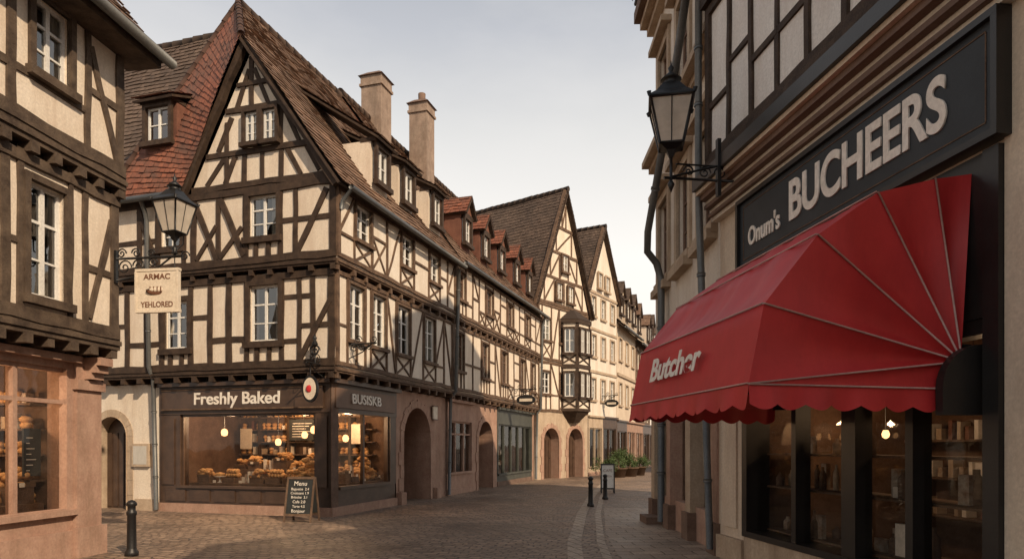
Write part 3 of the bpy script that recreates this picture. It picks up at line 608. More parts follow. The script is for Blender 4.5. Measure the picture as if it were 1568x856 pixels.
# ---------------------------------------------------------------- row house
b=B('half_timbered_row_house',tuple(ST.p(7,0,0)))
chimney(b,ST,9.6,-4.0,12.5,16.05,.85); chimney(b,ST,12.3,-3.3,11.5,16.2,.8)
b.lathe(SANDD,ST.p(12.3,16.25,-3.3),[(.2,0),(.15,.1),(.16,.4),(.1,.42)],n=10,part='chimney_pot')
s0,s1=7.0,18.3
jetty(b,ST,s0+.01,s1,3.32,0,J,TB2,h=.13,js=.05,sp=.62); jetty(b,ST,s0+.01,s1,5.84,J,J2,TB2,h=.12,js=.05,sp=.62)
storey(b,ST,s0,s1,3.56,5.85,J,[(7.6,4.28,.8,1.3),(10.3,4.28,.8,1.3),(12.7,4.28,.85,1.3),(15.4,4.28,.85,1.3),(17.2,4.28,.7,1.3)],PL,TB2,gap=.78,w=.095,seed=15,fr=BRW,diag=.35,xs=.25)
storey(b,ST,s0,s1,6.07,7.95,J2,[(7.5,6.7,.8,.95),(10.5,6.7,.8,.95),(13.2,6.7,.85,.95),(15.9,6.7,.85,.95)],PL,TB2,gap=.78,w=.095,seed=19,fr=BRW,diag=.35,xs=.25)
roof(b,TILE,ST.p(7.12,7.9,.6),ST.p(18.6,8.1,.6),ST.p(18.6,11.5,-2.08),ST.p(7.12,11.42,-2.08),seed=11)
roof(b,TILE,ST.p(7.12,11.42,-2.08),ST.p(18.6,11.5,-2.08),ST.p(18.6,14.3,-4.12),ST.p(7.12,14.27,-4.12),seed=12)
roof(b,TILE,ST.p(7.12,7.9,-9),ST.p(18.6,8.1,-9),ST.p(18.6,14.3,-4.12),ST.p(7.12,14.27,-4.12),seed=13)
ridge(b,TILE,ST.p(7.12,14.3,-4.12),ST.p(18.6,14.33,-4.12)); gutter(b,ST.p(7.15,7.86,.68),ST.p(18.6,8.06,.68),r=.065)
b.add(REDD,[ST.p(7.12,7.9,.5),ST.p(7.12,14.2,-4.12),ST.p(7.12,7.9,-9)],[(0,1,2)],part='walls')
for s in (8.7,10.7,12.7,14.9,17.0): dormer(b,ST,s,8.95,.6,.85,.05,1.5,TILER,REDD,'gable',rise=1.3)
def shop(b,f,s0,s1,zb,zt,zh,mt,nm=2,d=0,gl=SGLASS,depth=1.6,room=None,goods=JAR,trans=None,plinth=SAND):
    b.box(f,plinth,s0,s1,0,.2,d-.3,d+.04,'plinth'); b.box(f,mt,s0,s1,.2,zb,d-.3,d,'shop_front')
    b.box(f,mt,s0,s0+.14,zb,zt,d-.3,d+.03,'shop_front'); b.box(f,mt,s1-.14,s1,zb,zt,d-.3,d+.03,'shop_front')
    b.box(f,mt,s0,s1,zt,zh,d-.3,d+.02,'shop_front'); b.box(f,mt,s0-.03,s1+.03,zh-.1,zh,d+.02,d+.14,'shop_cornice'); b.box(f,mt,s0+.1,s1-.1,zb-.05,zb+.02,d-.1,d+.06,'shop_cornice')
    b.box(f,mt,s0+.14,s1-.14,zt-.06,zt,d-.15,d-.04,'shop_front')
    for i in range(1,nm):
        x=s0+(s1-s0)*i/nm; b.box(f,mt,x-.035,x+.035,zb,zt-.06,d-.15,d-.03,'shop_front')
    if trans: b.box(f,mt,s0+.14,s1-.14,trans-.03,trans+.03,d-.14,d-.035,'shop_front')
    b.add(gl,[f.p(s0+.1,zb,d-.1),f.p(s1-.1,zb,d-.1),f.p(s1-.1,zt,d-.1),f.p(s0+.1,zt,d-.1)],[(0,1,2,3)],part='shop_glass')
    interior(b,f,s0+.02,s1-.02,.1,zh-.05,d-.29,d-depth,room or DARK,goods=goods)
shop(b,ST,7.15,9.6,.75,2.55,3.3,SAND,nm=3,trans=2.1,goods=JAR,room=ROOMW)
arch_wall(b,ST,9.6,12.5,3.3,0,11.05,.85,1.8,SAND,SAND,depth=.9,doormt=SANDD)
shop(b,ST,12.5,17.9,.5,2.6,3.3,GRNW,nm=5,goods=JAR,plinth=SANDD,room=ROOMW)
b.box(ST,SAND,17.9,18.3,0,3.3,-.3,.02,'plinth')
b.add(PL,[ST.p(7.05,0,-8.4),ST.p(18.3,0,-8.4),ST.p(18.3,8,-8.4),ST.p(7.05,8,-8.4)],[(0,1,2,3)],part='walls')
b.add(PL,[ST.p(18.3,0,0),ST.p(18.3,0,-8.4),ST.p(18.3,8,-8.4),ST.p(18.3,8,.3)],[(0,1,2,3)],part='walls')
b.add(PL,[ST.p(18.35,7.9,.5),ST.p(18.35,14.1,-4.12),ST.p(18.35,7.9,-8.8)],[(0,1,2)],part='walls')
pipe(b,[ST.p(6.98,7.6,.5),ST.p(6.98,6.2,.46),ST.p(6.98,3.5,.38),ST.p(6.98,3.3,.2),ST.p(6.98,.05,.14)],.055)
pipe(b,[ST.p(18.2,8.0,.6),ST.p(18.2,7.6,.48),ST.p(18.2,3.5,.38),ST.p(18.2,3.3,.2),ST.p(18.2,.05,.14)],.06)
b.finish()
# ---------------------------------------------------------------- gabled houses
def gable_house(name,o,e,W,zg,ze,zp,pl,tb,tile,storeys,depth=9,seed=1,timber=True,apex=.5,ov=.35,attic=True,win=(.8,1.25),nw=3,jt=.0,fr=None):
    f=Fac(o,e); b=B(name,(o[0],o[1],0)); r=random.Random(seed)
    zz=zg; d=jt
    for i,zt in enumerate(storeys):
        h=zt-zz; wn=[(W*(k+.5)/nw+r.uniform(-.05,.05),zz+h*.36,win[0],min(win[1],h*.52)) for k in range(nw)]
        if timber: storey(b,f,0,W,zz,zt,d,wn,pl,tb,gap=.7,w=.12,seed=seed+i,fr=fr)
        else:
            storey(b,f,0,W,zz,zt,d,wn,pl,SANDB,seed=seed+i,skip=True,fr=fr)
            b.box(f,SANDB,-.02,W+.02,zt-.07,zt+.07,d-.02,d+.06,'string_course')
        zz=zt
    ax=W*apex
    b.add(pl,[f.p(0,zz,d),f.p(W,zz,d),f.p(W,ze,d),f.p(ax,zp,d),f.p(0,ze,d)],[(0,1,2,3,4)],part='walls')
    H=zp-ze
    lx=lambda z: ax*(z-ze)/H if z>ze else 0
    rx=lambda z: W-(W-ax)*(z-ze)/H if z>ze else W
    if timber:
        z=zz
        while z<zp-.8:
            b.beam(f,tb,(lx(z)+.05,z+.08),(rx(z)-.05,z+.08),.15,d-.02,d+.05)
            zn=z+1.35
            if zn<zp-.6:
                l,rr=lx(zn),rx(zn); nn=max(1,int((rr-l)/.85))
                for q in range(nn+1):
                    x=l+.1+(rr-l-.2)*q/nn; b.beam(f,tb,(x,z+.1),(x,zn),.11,d-.02,d+.032+.001*q)
                    if q<nn and (q==0 or q==nn-1 or r.random()<.4):
                        x2=l+.1+(rr-l-.2)*(q+1)/nn; a,c=(x,x2) if q<nn/2 else (x2,x)
                        b.beam(f,tb,(a,z+.12),(c,zn-.02),.1,d-.02,d+.036+.001*q)
            z=zn
    for z,n in ((zz+.35,2),(zz+1.9,1)):
        if attic and z+1<zp-1:
            for k in range(n):
                l,rr=lx(z+1),rx(z+1); x=(l+rr)/2+(k-(n-1)/2)*1.1; window(b,f,x,z,.55,.85,d+.09,rec=.06,fr=fr,case=tb if timber else SANDB,cas=.08,bars=1)
    b.beam(f,tb,(-ov,ze-.35),(ax,zp+.12),.18,d+.05,d+.2,part='barge_boards'); b.beam(f,tb,(W+ov,ze-.35),(ax,zp+.12),.18,d+.051,d+.201,part='barge_boards')
    roof(b,tile,f.p(-ov,ze-.3,-depth),f.p(-ov,ze-.3,d+.3),f.p(ax,zp+.1,d+.3),f.p(ax,zp+.1,-depth),seed=seed)
    roof(b,tile,f.p(W+ov,ze-.3,d+.3),f.p(W+ov,ze-.3,-depth),f.p(ax,zp+.1,-depth),f.p(ax,zp+.1,d+.3),seed=seed+1)
    ridge(b,tile,f.p(ax,zp+.13,d+.3),f.p(ax,zp+.13,-depth))
    for x in (0,W): b.add(pl,[f.p(x,0,d),f.p(x,0,-depth),f.p(x,ze-.1,-depth),f.p(x,ze-.1,d)],[(0,1,2,3)],part='walls')
    b.add(pl,[f.p(0,0,-depth),f.p(W,0,-depth),f.p(W,ze,-depth),f.p(ax,zp,-depth),f.p(0,ze,-depth)],[(0,1,2,3,4)],part='walls')
    return b,f
b,f=gable_house('half_timbered_gable_house',(1.25,33.75),(.6,.8),4.9,3.4,9.0,15.0,PL,TB2,TILED,(6.0,8.9),depth=9,seed=31,nw=3,win=(.7,1.1))
arch_wall(b,f,0,2.45,3.4,0,1.25,.7,1.9,SANDB,SAND,depth=.5,doormt=SHOPW); arch_wall(b,f,2.45,4.9,3.4,0,3.6,.72,1.9,SANDB,SAND,depth=.5,doormt=SHOPW)
oc=3.25; pr=[(-1.05,0.02),(-.62,.75),(.62,.75),(1.05,0.02)]
def orielband(z0,z1,k0,k1,mt):
    vs=[f.p(oc+x*k0,z0,max(y*k0,.02)) for x,y in pr]+[f.p(oc+x*k1,z1,max(y*k1,.02)) for x,y in pr]
    b.add(mt,vs,[(0,1,5,4),(1,2,6,5),(2,3,7,6),(3,2,1,0),(4,5,6,7)],part='oriel')
orielband(2.9,3.5,.35,.98,TB); orielband(3.5,3.65,1.04,1.04,TB); orielband(3.65,5.75,.97,.97,PL); orielband(5.75,5.95,1.05,1.05,TB); orielband(5.95,8.1,.97,.97,PL); orielband(8.1,8.3,1.1,1.1,TB); orielband(8.3,8.9,1.12,.25,TILED)
for z0 in (4.25,6.55):
    for (x0,y0),(x1,y1) in zip(pr[:-1],pr[1:]):
        p0=f.p(oc+x0*.97,0,y0*.97); p1=f.p(oc+x1*.97,0,y1*.97); ff=Fac(p0,(p1-p0).xy); L=(p1-p0).length
        for q,ww in (((.5,.62),) if L<1 else ((.27,.36),(.73,.36))): window(b,ff,L*q,z0,L*ww,1.25,.1,rec=.05,case=TB,cas=.09,bars=1,det=False)
        for x in (.03,L-.03): b.beam(ff,TB,(x,z0-.6),(x,z0+1.55),.11,-.02,.05)
        b.beam(ff,TB,(.05,z0-.55),(L-.05,z0-.12),.08,-.02,.035); b.beam(ff,TB,(L-.05,z0-.55),(.05,z0-.12),.08,-.02,.037)
b.finish()
b,f=gable_house('cream_gable_house',(4.25,37.9),(.5,.866),4.3,3.4,10.6,14.3,PL2,TB2,TILED,(5.9,8.3,10.4),depth=9,seed=41,timber=False,nw=3,win=(.62,1.2),apex=.45,fr=WHT)
shop(b,f,0,2.1,.5,2.7,3.4,SANDB,nm=2); shop(b,f,2.1,4.3,.5,2.7,3.4,SHOPW,nm=2)
b.finish()
o=(6.45,41.8); specs=[('unseen_shadow_house',(.36,.933),6.0,9.2,12.6,PL3,False,1),('half_timbered_town_house',(.34,.94),6.5,9.0,12.4,PL,True,2),('unseen_shadow_house',(.32,.947),7,9.4,13.4,PLW,False,3),('half_timbered_town_house',(.30,.95),8,9.6,13.6,PL2,True,4),('unseen_shadow_house',(.28,.96),9,9.9,14,PL3,False,5)]
for nm,e,W,ze,zp,pl,tim,sd in specs:
    f=Fac(o,e); b=B(nm,(o[0],o[1],0)); k=int(W/1.9)
    zs=(3.3,6.1,ze-.1)
    for i in range(2):
        wn=[(W*(q+.5)/k,zs[i]+.95,.85,1.35) for q in range(k)]
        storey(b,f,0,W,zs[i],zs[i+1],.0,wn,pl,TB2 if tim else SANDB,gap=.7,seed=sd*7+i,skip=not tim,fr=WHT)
        b.box(f,TB2 if tim else SANDB,0,W,zs[i+1]-.08,zs[i+1]+.1,-.02,.1,'string_course')
    nsh=max(2,int(W/2.8))
    for q in range(nsh): shop(b,f,W*q/nsh,W*(q+1)/nsh,.5,2.6,3.3,[SANDB,SHOPW,SAND,SHOPW][(q+sd)%4],nm=3,goods=JAR)
    tl=TILED if sd%2 else TILE
    roof(b,tl,f.p(-.1,ze-.15,.5),f.p(W+.1,ze-.15,.5),f.p(W+.1,zp,-4),f.p(-.1,zp,-4),seed=sd)
    for s in [W*(q+.5)/k for q in range(0,k,1 if sd<2 else 2)]: dormer(b,f,s,ze+.75,.8,1.0,.0,1.6,tl,pl,'gable',rise=1.7)
    chimney(b,f,W*.5,-4,zp-1,zp+1.6,.8); gutter(b,f.p(0,ze-.2,.56),f.p(W,ze-.2,.56))
    for x in (0,W): b.add(pl,[f.p(x,0,0),f.p(x,0,-8),f.p(x,ze,-8),f.p(x,zp-.1,-4),f.p(x,ze,0)],[(0,1,2,3,4)],part='walls')
    b.finish(); o=tuple((Vector((o[0],o[1]))+Vector(e).normalized()*W))
# ---------------------------------------------------------------- near left house
NLo=(-6.6,10.8); NL=Fac(NLo,(.1386,.990))
b=B('half_timbered_corner_house',(NLo[0],NLo[1],0))
shop(b,NL,-4.4,-.50,.74,2.85,3.05,SAND,nm=4,trans=2.35,room=ROOMW,goods=BREAD,depth=2.4)
b.box(NL,SAND,-6,-4.4,0,3.05,-.3,.02,'stone_pier')
b.box(NL,SAND,-.50,0.0,0,3.05,-.35,.08,'stone_pier'); b.box(NL,SAND,-.56,.05,0,.45,-.4,.14,'stone_pier'); b.box(NL,SAND,-.54,.03,2.55,2.7,-.37,.13,'stone_pier')
b.box(NL,SAND,-4.4,-.56,0,.42,.0,.08,'plinth'); b.box(NL,SAND,-4.4,-.5,.66,.74,.0,.1,'plinth')
for k,(z0,z1,dd) in enumerate(((2.72,2.82,.2),(2.82,2.93,.28),(2.93,3.05,.36))): b.box(NL,SAND,-.36,-.1,z0,z1,.05,dd,'corbel')
counter(b,NL,-4.2,-.7,.85,-.8,-.3,seed=9); counter(b,NL,-4.2,-1.0,1.15,-1.5,-1.1,seed=19)
EW=Fac(NL.p(-.54,0,-2.35),(NL.n.x,NL.n.y))
for k in range(5): shelfrow(b,EW,.05,1.95,.78+k*.38,.02,.3)
for (x,z,dp) in ((-1.3,2.2,-1.0),(-2.4,2.1,-1.2)):
    b.lathe(GLOW,NL.p(x,z,dp),[(.01,-.08),(.06,-.06),(.07,0),(.05,.06),(.02,.08)],n=10,part='pendant_lamps'); b.tube(IRON,[NL.p(x,z+.08,dp),NL.p(x,3.0,dp)],.007,n=5,part='pendant_cords')
b.light(NL.p(-1.6,2.3,-.9),44); b.light(NL.p(-3.2,2.2,-1.1),34)  # point lights added to brighten the window display
b.box(NL,CHALK,-.98,-.68,1.25,1.95,-.4,-.37,'menu_board')
for i in range(7): b.box(NL,LETW,-.94,-.94+.06+.14*((i*37)%5)/5,1.33+i*.08,1.34+i*.08,-.369,-.367,'menu_lines')
J3,J4=.36,.46
jetty(b,NL,-6,.02,3.1,0,J3,TB3,h=.2,sp=.42)
wn=[(-1.38,3.72,.6,1.55),(-2.72,3.72,.6,1.55),(-4.2,3.72,.6,1.55)]
def nl_storey(d,z0,z1,wins,beams,rails):
    wall(b,NL,-6,0,z0,z1,d,[(a-w/2,a+w/2,q,q+h) for a,q,w,h in wins],PL)
    for a,q,w,h in wins: window(b,NL,a,q,w,h,d,case=TB3,cas=.09,rec=.09)
    b.beam(NL,TB3,(-6,z0+.1),(0,z0+.1),.2,d-.02,d+.05); b.beam(NL,TB3,(-6,z1-.09),(0,z1-.09),.17,d-.02,d+.052)
    for i,(a,c,w) in enumerate(beams): b.beam(NL,TB3,a,c,w,d-.02,d+.03+.001*i)
    for i,(x0,x1,z,w) in enumerate(rails): b.beam(NL,TB3,(x0,z),(x1,z),w,d-.02,d+.027-.0008*i)
z0,z1=3.36,5.62
nl_storey(J3,z0,z1,wn,[((-.09,z0),(-.09,z1),.18),((-.68,z0),(-.68,z1),.11),((-2.05,z0),(-2.05,z1),.15),((-3.3,z0),(-3.3,z1),.15),((-.15,5.2),(-.62,3.6),.11),((-1.82,z0),(-1.82,z1),.1),((-.97,z0),(-.97,z1),.08)],[(-.09,-.68,4.35,.11),(-1.86,-2.05,4.4,.1)])
jetty(b,NL,-6,.03,5.62,J3,J4,TB3,h=.2,sp=.42)
z0,z1=5.9,7.95
wn=[(-1.40,6.72,.6,1.02),(-2.75,6.72,.56,1.02),(-4.2,6.72,.6,1.02)]
nl_storey(J4,z0,z1,wn,[((-.09,z0),(-.09,z1),.18),((-.76,z0),(-.76,z1),.12),((-2.05,z0),(-2.05,z1),.15),((-3.4,z0),(-3.4,z1),.15),((-.15,6.1),(-.7,7.6),.12)],[(-.09,-.76,6.95,.11),(-.76,-6,6.6,.12)])
roof(b,TILE,NL.p(-6.5,7.95,.95),NL.p(.35,7.95,.95),NL.p(.35,12.4,-2.6),NL.p(-6.5,12.4,-2.6),seed=21)
roof(b,TILE,NL.p(-6.5,7.95,-6.3),NL.p(.35,7.95,-6.3),NL.p(.35,12.4,-2.6),NL.p(-6.5,12.4,-2.6),seed=22)
b.box(NL,TB3,-6.4,.3,7.78,7.9,.3,.9,'eaves'); gutter(b,NL.p(-6.5,7.9,1.02),NL.p(.42,7.9,1.02),r=.08)
for x in (0,-6):
    b.add(PL,[NL.p(x,0,0),NL.p(x,0,-5.8),NL.p(x,8,-5.8),NL.p(x,12.2,-2.6),NL.p(x,8,.46),NL.p(x,5.62,.46),NL.p(x,5.62,.36),NL.p(x,3.1,.36),NL.p(x,3.1,0)],[tuple(range(9))],part='walls')
b.add(PL,[NL.p(-6,0,-5.8),NL.p(0,0,-5.8),NL.p(0,8,-5.8),NL.p(-6,8,-5.8)],[(0,1,2,3)],part='walls')
b.finish()
# hanging sign
b=B('hanging_shop_sign',tuple(NL.p(-.1,4.5,J3)))
n=NL.n; base=NL.p(-.1,0,J3)
q=lambda r,z: base+n*r+Z*z
b.box(NL,IRON,-.13,-.07,4.25,4.75,J3+.04,J3+.07,'wall_plate')
b.tube(IRON,[q(.05,4.62),q(1.18,4.62)],.02,part='arm'); b.tube(IRON,[q(.05,4.28),q(.45,4.34),q(.8,4.48),q(1.0,4.62)],.015,part='arm')
for (r,z,rr,a0,sg) in ((.2,4.48,.12,0,1),(.45,4.5,.11,math.pi,-1),(.68,4.54,.08,0,1),(1.22,4.62,.08,0,1),(.15,4.70,.08,0,1),(.4,4.70,.08,math.pi,-1),(.65,4.69,.06,0,1)): scroll(b,q(r,z),n,Z,rr,1.6,a0,.011,sgn=sg)
for x in (.5,1.05): b.tube(IRON,[q(x,4.62),q(x,4.42)],.008,part='hanger')
SG=Fac(q(.42,0),(n.x,n.y))
b.box(SG,SIGNP,0,.7,3.78,4.42,-.025,.025,'board')
for e_ in ((0,.7,3.76,3.80),(0,.7,4.40,4.44)): b.box(SG,SIGNP,e_[0]-.02,e_[1]+.02,e_[2],e_[3],-.035,.035,'frame')
for x in (-.01,.69): b.box(SG,SIGNP,x-.015,x+.02,3.8,4.4,-.034,.034,'frame')
b.text(SG,'ARMAC',.35,4.31,.028,.12,LETR,.45,'lettering',bold=.002,ext=.002); b.text(SG,'YEHLORED',.35,3.88,.028,.12,LETR,.54,'lettering',bold=.002,ext=.002)
b.blob(LETR,SG.p(.35,4.09,.028),(.18,.012,.06),part='bread_emblem'); b.blob(SIGNP,SG.p(.35,4.11,.034),(.14,.012,.035),part='bread_emblem')
for i in range(4): b.box(SG,LETR,.24+i*.06,.252+i*.06,4.08,4.16,.04,.05,'bread_emblem')
b.finish()
b=B('street_lamp',tuple(q(1.05,4.64)))
b.tube(IRON,[q(1.05,4.62),q(1.05,4.9)],.02,part='stem'); b.lathe(IRON,q(1.05,4.66),[(.05,0),(.03,.04),(.045,.08),(.02,.12)],n=10,part='stem')
lantern(b,q(1.05,4.98),1.0,rot=.5)
for sg in (-1,1): b.tube(IRON,[q(1.05,4.7),q(1.05+sg*.14,4.8),q(1.05+sg*.15,4.98)],.009,n=6,part='yoke')
b.finish()
# ---------------------------------------------------------------- near right house (butcher)
RN=Fac((3.2,10.5),(.137,-.99)); b=B('butcher_shop_house',(3.2,10.5,0))
SE=5.16; EN=5.75
b.box(RN,PL3,0,.82,0,4.2,-.4,0,'pier'); b.box(RN,SANDB,-.02,.86,0,.35,-.4,.07,'pier'); b.box(RN,PL3,.18,.62,.5,3.9,0,.03,'pier')
b.box(RN,PL3,SE,EN,0,5.4,-.4,0,'pier'); b.box(RN,SANDB,SE,EN,0,.4,-.4,.07,'pier')
b.box(RN,SANDB,.86,SE,0,.42,-.4,.03,'plinth')
b.box(RN,BLKW,.84,.98,.42,4.1,-.3,.05,'shop_front'); b.box(RN,BLKW,5.0,SE-.005,.42,4.1,-.3,.05,'shop_front')
b.box(RN,BLKW,.98,5.0,2.75,4.1,-.3,.02,'shop_front'); b.box(RN,BLKW,.98,5.0,.42,.5,-.3,.05,'shop_front')
for x,w in ((3.18,.12),(2.1,.05),(4.1,.05)): b.box(RN,BLKW,x-w,x+w,.5,2.75,-.2,.0,'shop_front')
b.box(RN,BLKW,.98,5.0,2.62,2.75,-.2,-.001,'shop_front')
b.add(SGLASS,[RN.p(.98,.5,-.12),RN.p(5,.5,-.12),RN.p(5,2.75,-.12),RN.p(.98,2.75,-.12)],[(0,1,2,3)],part='shop_glass')
interior(b,RN,.9,5.1,.1,3.2,-.3,-2.6,ROOMW,shelves=4,goods=JAR)
r=random.Random(5)
for k in range(52):
    x=r.uniform(1.1,4.9); zb=r.choice([.545,.545,1.145,1.145,1.595]); h=r.uniform(.1,.34); w=r.uniform(.03,.08); dp=-r.uniform(.35,.7)
    if r.random()<.55: b.lathe(r.choice([JAR,SANDD,TB2,SANDB]),RN.p(x,zb,dp),[(w,0),(w,h*.6),(w*.9,h*.7),(w*.4,h*.85),(w*.4,h)],n=10,part='jars')
    else: b.box(RN,LETW if r.random()<.35 else JAR,x-w,x+w,zb,zb+h,dp-.03,dp+.03,'cards')
for zb in (.52,1.12,1.57): b.box(RN,TB2,1.0,4.95,zb,zb+.025,-.8,-.25,'shelves')
for i in range(7):
    x=3.5+i*.2; b.tube(IRON,[RN.p(x,2.7,-.5),RN.p(x,2.35,-.5)],.004,n=4,part='hooks'); b.blob(SANDD if i%2 else REDD,RN.p(x,2.2,-.5),(.05,.05,.18),part='hams')
for x,z in ((1.35,2.0),(1.9,1.85),(3.9,1.95)): b.lathe(GLOW,RN.p(x,z,-1.4),[(.01,-.06),(.04,-.04),(.05,0),(.03,.05)],n=8,part='pendant_lamps'); b.tube(IRON,[RN.p(x,z+.05,-1.4),RN.p(x,3.1,-1.4)],.006,n=5,part='pendant_cords')
b.light(RN.p(1.7,2.2,-1.2),14); b.light(RN.p(3.9,2.2,-1.2),14)  # dim point lights added to bring out the goods in a dark room
b.box(RN,PL3,0,SE,4.1,5.4,-.4,-.02,'pier')
b.box(RN,SIGNK,.86,5.2,4.2,5.12,-.02,.09,'fascia_board')
for z,t in ((4.17,.03),(5.12,.03)): b.box(RN,BLKW,.83,5.23,z-t,z+t,-.02,.14,'fascia_frame')
for x in (.85,5.2): b.box(RN,BLKW,x-.03,x+.03,4.2,5.09,-.02,.139,'fascia_frame')
for z in (4.29,5.02): b.box(RN,TB2,.98,5.08,z-.006,z+.006,.09,.096,'fascia_line')
for x in (.98,5.08): b.box(RN,TB2,x-.006,x+.006,4.297,5.013,.09,.096,'fascia_line')
b.text(RN,'BUCHEERS',3.42,4.66,.1,.66,LETW,2.5,'shop_lettering',bold=.016)
b.text(RN,"Onum's",1.55,4.55,.1,.34,LETW,.82,'shop_lettering',bold=.008)
for z0,z1,dd,mt in ((5.16,5.22,.10,PL2),(5.22,5.27,.16,BRW),(5.27,5.34,.13,PL2),(5.34,5.4,.22,BRW),(5.4,5.46,.2,PL2),(5.46,5.54,.3,BRW),(5.54,5.6,.36,PL3),(5.6,5.78,.42,BLKW)):
    b.box(RN,mt,-.05,EN+.05,z0+.001,z1-.001,-.2,dd,'cornice')
b.box(RN,TB,-.05,EN+.04,5.78,5.98,-.2,.28,'jetty_beams')
U=.18
storey(b,RN,0,EN,5.98,8.4,U,[(3.9,6.9,.8,1.2)],PLW,TB,gap=.62,w=.12,seed=52,diag=.3,xs=.0)
b.box(RN,TB,-.02,EN+.02,8.4,8.6,0,U+.12,'jetty_beams')
storey(b,RN,0,EN,8.6,10.8,U+.05,[(2.6,9.3,.8,1.1),(4.6,9.3,.8,1.1)],PLW,TB,gap=.62,w=.12,seed=54,diag=.3,xs=.1)
roof(b,TILED,RN.p(-.2,10.8,.8),RN.p(EN+.1,10.8,.8),RN.p(EN+.1,14,-3.5),RN.p(-.2,14,-3.5),seed=55)
b.box(RN,PL3,-.0,EN,5.4,5.9,-.4,-.2,'pier')
for x in (0.0,EN): b.add(PLW,[RN.p(x,0,-.01),RN.p(x,0,-7),RN.p(x,10.9,-7),RN.p(x,13.8,-3.5),RN.p(x,10.9,U),RN.p(x,5.5,U),RN.p(x,5.5,-.01)],[tuple(range(7))],part='walls')
b.add(PLW,[RN.p(0,0,-7),RN.p(EN,0,-7),RN.p(EN,10.9,-7),RN.p(0,10.9,-7)],[(0,1,2,3)],part='walls')
pipe(b,[RN.p(-.08,10.5,.3),RN.p(-.08,6.1,.3),RN.p(-.06,5.4,.3),RN.p(-.06,.1,.12)],.055)
b.finish()
# awning
b=B('red_awning',tuple(RN.p(3.3,2.45,0)))
prof=[(0.02,1.52),(.36,1.46),(.88,1.32),(1.41,.95),(1.87,.38),(2.0,-.26)]
zp=2.45; a0,a1=1.85,4.86
NS=40
def AP(t,k):
    i=min(int(k),len(prof)-2); u=k-i
    x=prof[i][0]*(1-u)+prof[i+1][0]*u; z=prof[i][1]*(1-u)+prof[i+1][1]*u
    sag=math.sin(math.pi*u)*(.06 if i<4 else .012)*math.sin(math.pi*t)**.5 if 0<t<1 else 0
    wob=(noise.noise(Vector((t*7,k*1.4,0)))*.026+noise.noise(Vector((t*22,k*.8,3)))*.012)*(math.sin(math.pi*u)*.4 if i==4 else 1) if 0<t<1 else 0
    return RN.p(a0+(a1-a0)*t,zp+z-sag+wob,x-sag*.5+wob*.6)
vs=[];fs=[];K=5*(len(prof)-1)
for j in range(K+1):
    for i in range(NS+1): vs.append(AP(i/NS,j/5 if j<K else len(prof)-1-1e-6))
for j in range(K):
    for i in range(NS):
        o=j*(NS+1)+i; fs.append((o,o+1,o+NS+2,o+NS+1))
b.add(REDF,vs,fs,part='canopy_top',smooth=True)
low=(.1,-.28)
for s in (a0,a1):
    pv=RN.p(s,zp-.05,.12)
    PR=prof+[low]
    for k in range(len(PR)-1):
        n=6; vs=[];fs=[]
        for i in range(n+1):
            for j in range(n+1):
                u=i/n; w=j/n; x=PR[k][0]*(1-u)+PR[k+1][0]*u; z=PR[k][1]*(1-u)+PR[k+1][1]*u
                P_=RN.p(s,zp+z,x); p=pv.lerp(P_,w)
                p+= RN.e*(-.09 if s==a1 else .09)*math.sin(math.pi*u)*math.sin(math.pi*w)**.7*(.3 if k==5 else 1)
                vs.append(p)
        for i in range(n):
            for j in range(n): o=i*(n+1)+j; fs.append((o,o+1,o+n+2,o+n+1))
        b.add(REDF,vs,fs,part='canopy_side',smooth=True)
    off=RN.e*(.012 if s==a1 else -.012)
    for k in range(1,len(prof)): b.tube(PIPING,[pv+off,RN.p(s,zp+prof[k][1]+.004,prof[k][0]+.004)+off],.008,n=6,part='piping')
    b.tube(PIPING,[RN.p(s,zp-.26,2.0)+off,RN.p(s,zp-.28,.1)+off],.008,n=6,part='piping')
for k in range(2,len(prof)): b.tube(PIPING,[RN.p(a0+(a1-a0)*i/8,zp+prof[k][1]+.008,prof[k][0]+.008) for i in range(9)],.008,n=6,part='piping')
def valance(p,q,out,n,h=.2):
    p=Vector(p);q=Vector(q);vs=[];fs=[];m=10
    for i in range(n*m+1):
        t=i/(n*m); c=p.lerp(q,t); ph=(i%m)/m; sc=h-.045*(1-math.sin(math.pi*ph)); w=math.sin(t*n*2*math.pi*.5)*.025+noise.noise(Vector((t*9,n,0)))*.03
        vs+=[c, c-Z*h*.5+out*(.01+w*.5), c-Z*sc+out*(.02+w)]
    for i in range(n*m):
        k=i*3; fs+=[(k,k+3,k+4,k+1),(k+1,k+4,k+5,k+2)]
    b.add(REDF,vs,fs,part='valance',smooth=True)
zb=zp-.262
valance(RN.p(a0,zb,2.0),RN.p(a1,zb,2.0),RN.n,12); valance(RN.p(a1,zb,2.0),RN.p(a1,zb-.02,.1),RN.e,8); valance(RN.p(a0,zb,2.0),RN.p(a0,zb-.02,.1),-RN.e,8)
for s in (a0+.05,a1-.05):
    b.box(RN,IRON,s-.03,s+.03,zp-.3,zp+.1,.0,.14,'pivot_bracket'); 
    b.tube(IRON,[RN.p(s,zp-.05,.12),RN.p(s,zb,1.97)],.015,part='frame_bars')
b.tube(IRON,[RN.p(a0+.03,zb,1.97),RN.p(a1-.03,zb,1.97)],.015,part='frame_bars')
n_=8; A1=[]; 
for i in range(n_+1):
    a=math.pi/2*i/n_; A1.append((.02+.36*math.sin(a),zp-.28+.36*math.cos(a)))
A1.append((.38,zp-.5)); A1.append((.02,zp-.5))
vv=[RN.p(a1+.03,z,x) for x,z in A1]+[RN.p(a1+.11,z,x) for x,z in A1]; m_=len(A1)
